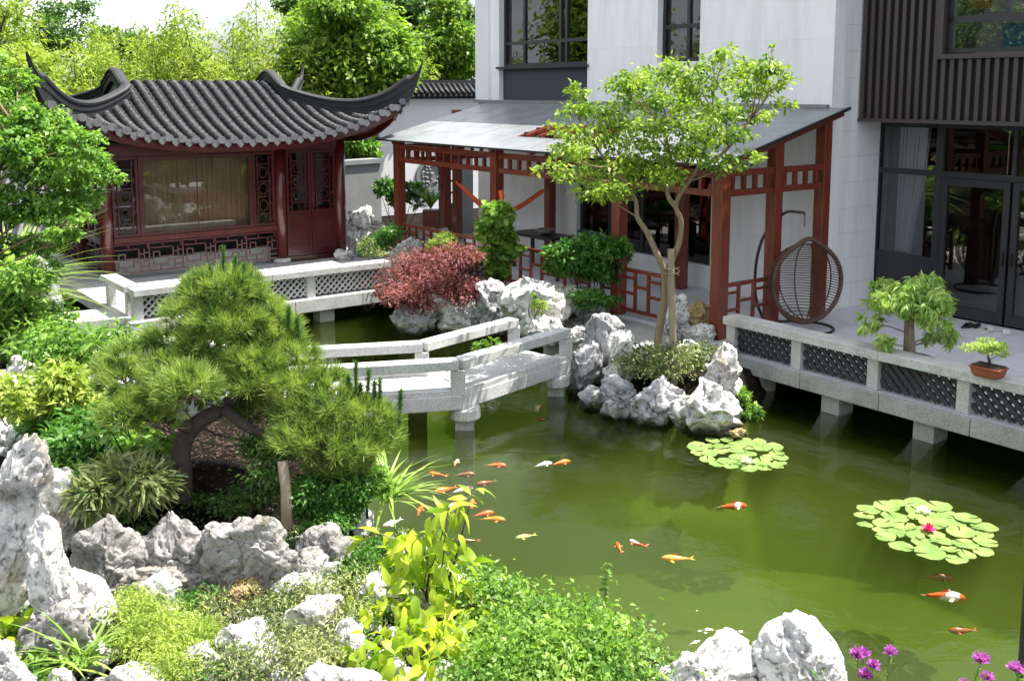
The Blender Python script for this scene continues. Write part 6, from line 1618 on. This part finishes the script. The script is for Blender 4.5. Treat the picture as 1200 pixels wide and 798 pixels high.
# trees beyond the left edge, mirrored in the doors of the dark house
tree('tall tree outside the left edge behind the pavilion', -200, 24, 0, [(-200, 0, 120, 90), (-260, -60, 90, 60), (-150, 40, 80, 60)], 7000, .3, L_round, 210, jit=1.5)
tree('tall tree outside the left edge beside the pond', -420, 18, 0, [(-420, -60, 160, 110), (-340, 0, 120, 90), (-500, 20, 140, 110)], 8000, .3, L_bush, 211, jit=1.5)
tree('dense green tree on the left bank outside the left edge', -380, 13, 0, [(-330, -60, 170, 130), (-420, -40, 150, 120), (-380, 80, 150, 110), (-300, 180, 110, 80), (-470, 170, 120, 100)], 15000, .2, L_bush, 209, jit=1)
def bamboo(label, px, Y, topy, n, seed, ncul=9, w_=1.0):
    r = np.random.default_rng(seed); b = D(px, 105, Y); t = thing('bamboo', label, 'bamboo', (b[0], Y, 0), group='bamboo grove behind the pavilion')
    hgt = D(px, topy, Y)[2]; m = MB(); Cs = []; Ts = []
    for k in range(ncul):
        x0, y0 = b[0]+r.uniform(-w_, w_), Y+r.uniform(-1, 1); h_ = hgt*r.uniform(.72, 1.08); lx, ly = r.normal(0, .35, 2)
        P = [np.array([x0+lx*s_*s_, y0+ly*s_*s_, h_*s_]) for s_ in np.linspace(0, 1, 9)]; m.tube(P, list(np.linspace(.035, .008, 9)), 5)
        nl = n//ncul; s_ = r.uniform(.22, 1, nl)**.8; c = np.stack([x0+lx*s_**2, y0+ly*s_**2, h_*s_], 1)
        # leaves hang in sprays off short side branches
        bk = r.integers(0, 34, nl); ba = bk*2.4; bs = .25+bk/34*.75; rad = (.55*np.sin(np.pi*np.clip(bs, 0, 1)**1.3)+.10)*r.uniform(.3, 1, nl)
        c = np.stack([x0+lx*bs**2+np.cos(ba)*rad, y0+ly*bs**2+np.sin(ba)*rad, h_*bs+rad*.35], 1)+r.normal(size=(nl, 3))*.10
        Cs.append(c); Ts.append(np.stack([np.cos(ba), np.sin(ba), -.4*np.ones(nl)], 1)+r.normal(size=(nl, 3))*.6)
    m.build('culms', bamboo_stem, t, smooth=True); Cs = np.concatenate(Cs); n = len(Cs)
    v, f = leaves(Cs, np.concatenate(Ts), np.array([0, 0, 1.])+r.normal(size=(n, 3))*.6, .20*r.uniform(.6, 1.3, n), .05, 2, .2); npmesh('leaf_sprays', v, f, L_bamboo, t)
for i, (px, Y, ty, lab) in enumerate([(8, 27, 45, 'bamboo clump at the far left edge of the picture'), (38, 25, 62, 'bamboo clump behind the upturned left roof tip'), (85, 28, 78, 'bamboo clump behind the left gable of the pavilion'), (118, 27, 52, 'bamboo clump between the gable and the left end of the tiles'),
        (146, 30, 48, 'bamboo clump behind the left end of the tiled roof'), (176, 28, 36, 'tall bamboo clump behind the left third of the tiled roof'), (206, 31, 22, 'tallest bamboo clump with bare tips behind the tiled roof'), (232, 28, 46, 'bamboo clump behind the middle of the tiled roof'),
        (258, 30, 34, 'bamboo clump just right of the roof middle'), (284, 28, 26, 'yellowish bamboo clump behind the right part of the tiled roof'), (308, 31, 20, 'bamboo clump left of the rounded tree'), (334, 29, 55, 'low bamboo clump in front of the rounded tree'), (480, 33, 75, 'bamboo clump above the garden wall coping'), (22, 31, 20, 'high bamboo clump at the upper left corner'), (128, 34, 35, 'thin bamboo clump behind the gap left of the roof')]):
    bamboo(lab, px, Y, ty, 5200, 300+i)
# thicket closing the garden beyond the bamboo
r_ = np.random.default_rng(400); n = 42000; X_ = r_.uniform(-34, 6, n); hh_ = 3.9+.6*np.sin(X_*.9)+.5*np.sin(X_*2.3+1); Z_ = hh_*r_.random(n)**.7; C_ = np.stack([X_, 38+r_.normal(0, 1.0, n), Z_], 1)
v, f = leaves(C_, r_.normal(size=(n, 3)), np.array([0, -.3, .8])+r_.normal(size=(n, 3))*.6, .34*r_.uniform(.6, 1.3, n), .2, 2, .2)
o = npmesh('thicket', v, f, L_round); o['kind'] = 'stuff'
# scattered small leaves and litter on the mound
r_ = np.random.default_rng(401); n = 6500; X_ = r_.uniform(-4.2, -.6, n); Y_ = r_.uniform(7.4, 10.2, n); Z_ = ground_z(X_, Y_)+.012; k = sdist(X_, Y_, POND) > .25
C_ = np.stack([X_, Y_, Z_], 1)[k]; n = len(C_); v, f = leaves(C_, r_.normal(size=(n, 3))*[1, 1, .2], np.array([0, 0, 1.])+r_.normal(size=(n, 3))*.5, .035*r_.uniform(.5, 1.4, n), .016, 2, .1)
o = npmesh('leaf_litter', v, f, L_rust); o['kind'] = 'stuff'
# low ground cover on the near bank, in clumps between rubble
r_ = np.random.default_rng(402); n = 120000; X_ = r_.uniform(-5.5, 1.9, n); Y_ = r_.uniform(5.0, 8.4, n)
cn_ = fbm(np.stack([X_*1.9, Y_*1.9, 0*X_], 1), 3)
k = (sdist(X_, Y_, POND) > .08) & (((X_+2.35)/1.5)**2+((Y_-9.15)/1.05)**2 > 1) & (cn_+r_.normal(0, .08, n) > -.02)
X_, Y_, cn_ = X_[k], Y_[k], cn_[k]; n = len(X_); C_ = np.stack([X_, Y_, ground_z(X_, Y_)+r_.uniform(0, 1, n)**1.3*(.06+.45*np.clip(cn_, 0, .6))], 1)
hv = n//2
for nm_, sl, mt_, sz_, as_ in (('ground_cover', slice(0, hv), L_ground, .034, .4), ('small_weeds', slice(hv, n), L_bush, .042, .3)):
    c_ = C_[sl]; q = len(c_); v, f = leaves(c_, r_.normal(size=(q, 3))*[1, 1, .7]+[0, 0, .6], np.array([0, 0, 1.])+r_.normal(size=(q, 3))*.6, sz_*r_.uniform(.5, 1.4, q), sz_*as_, 2, .1)
    o = npmesh(nm_, v, f, mt_); o['kind'] = 'stuff'
v0, f0 = ico(2); Vs = []; Fs = []; n = 0
for k in range(1500):
    x, y = r_.uniform(-5.2, 1.8), r_.uniform(5.0, 8.3)
    if sdist(np.array([x]), np.array([y]), POND)[0] < .02 or ((x+2.35)/1.6)**2+((y-9.15)/1.1)**2 < 1: continue
    sz = .018+.07*r_.random()**2.5; q = v0*(1+.28*perlin(v0*1.4+k*3.3))[:, None]+.12*perlin(v0*3+k)[:, None]*v0
    q = q*np.array([r_.uniform(.7, 1.3), r_.uniform(.7, 1.3), r_.uniform(.4, .8)])*sz
    Vs.append(q+[x, y, float(ground_z(np.array([x]), np.array([y]))[0])+sz*.2]); Fs.append(f0+n); n += len(v0)
o = npmesh('rubble', np.concatenate(Vs), np.concatenate(Fs), rockA, smooth=True); o['kind'] = 'stuff'

# ================================================================== RENDER SETTINGS
S.render.engine = 'CYCLES'
S.view_settings.view_transform = 'Standard'; S.view_settings.look = 'None'; S.view_settings.gamma = 1.0; S.view_settings.use_curve_mapping = False
S.view_settings.exposure = 1.3
S.cycles.use_denoising = True
try: S.cycles.denoiser = 'OPENIMAGEDENOISE'
except Exception: pass
S.cycles.max_bounces = 7; S.cycles.volume_bounces = 2; S.cycles.volume_step_rate = 1; S.cycles.transparent_max_bounces = 10; S.cycles.diffuse_bounces = 3; S.cycles.glossy_bounces = 3
S.cycles.sample_clamp_indirect = 8
S.cycles.caustics_reflective = False; S.cycles.caustics_refractive = False
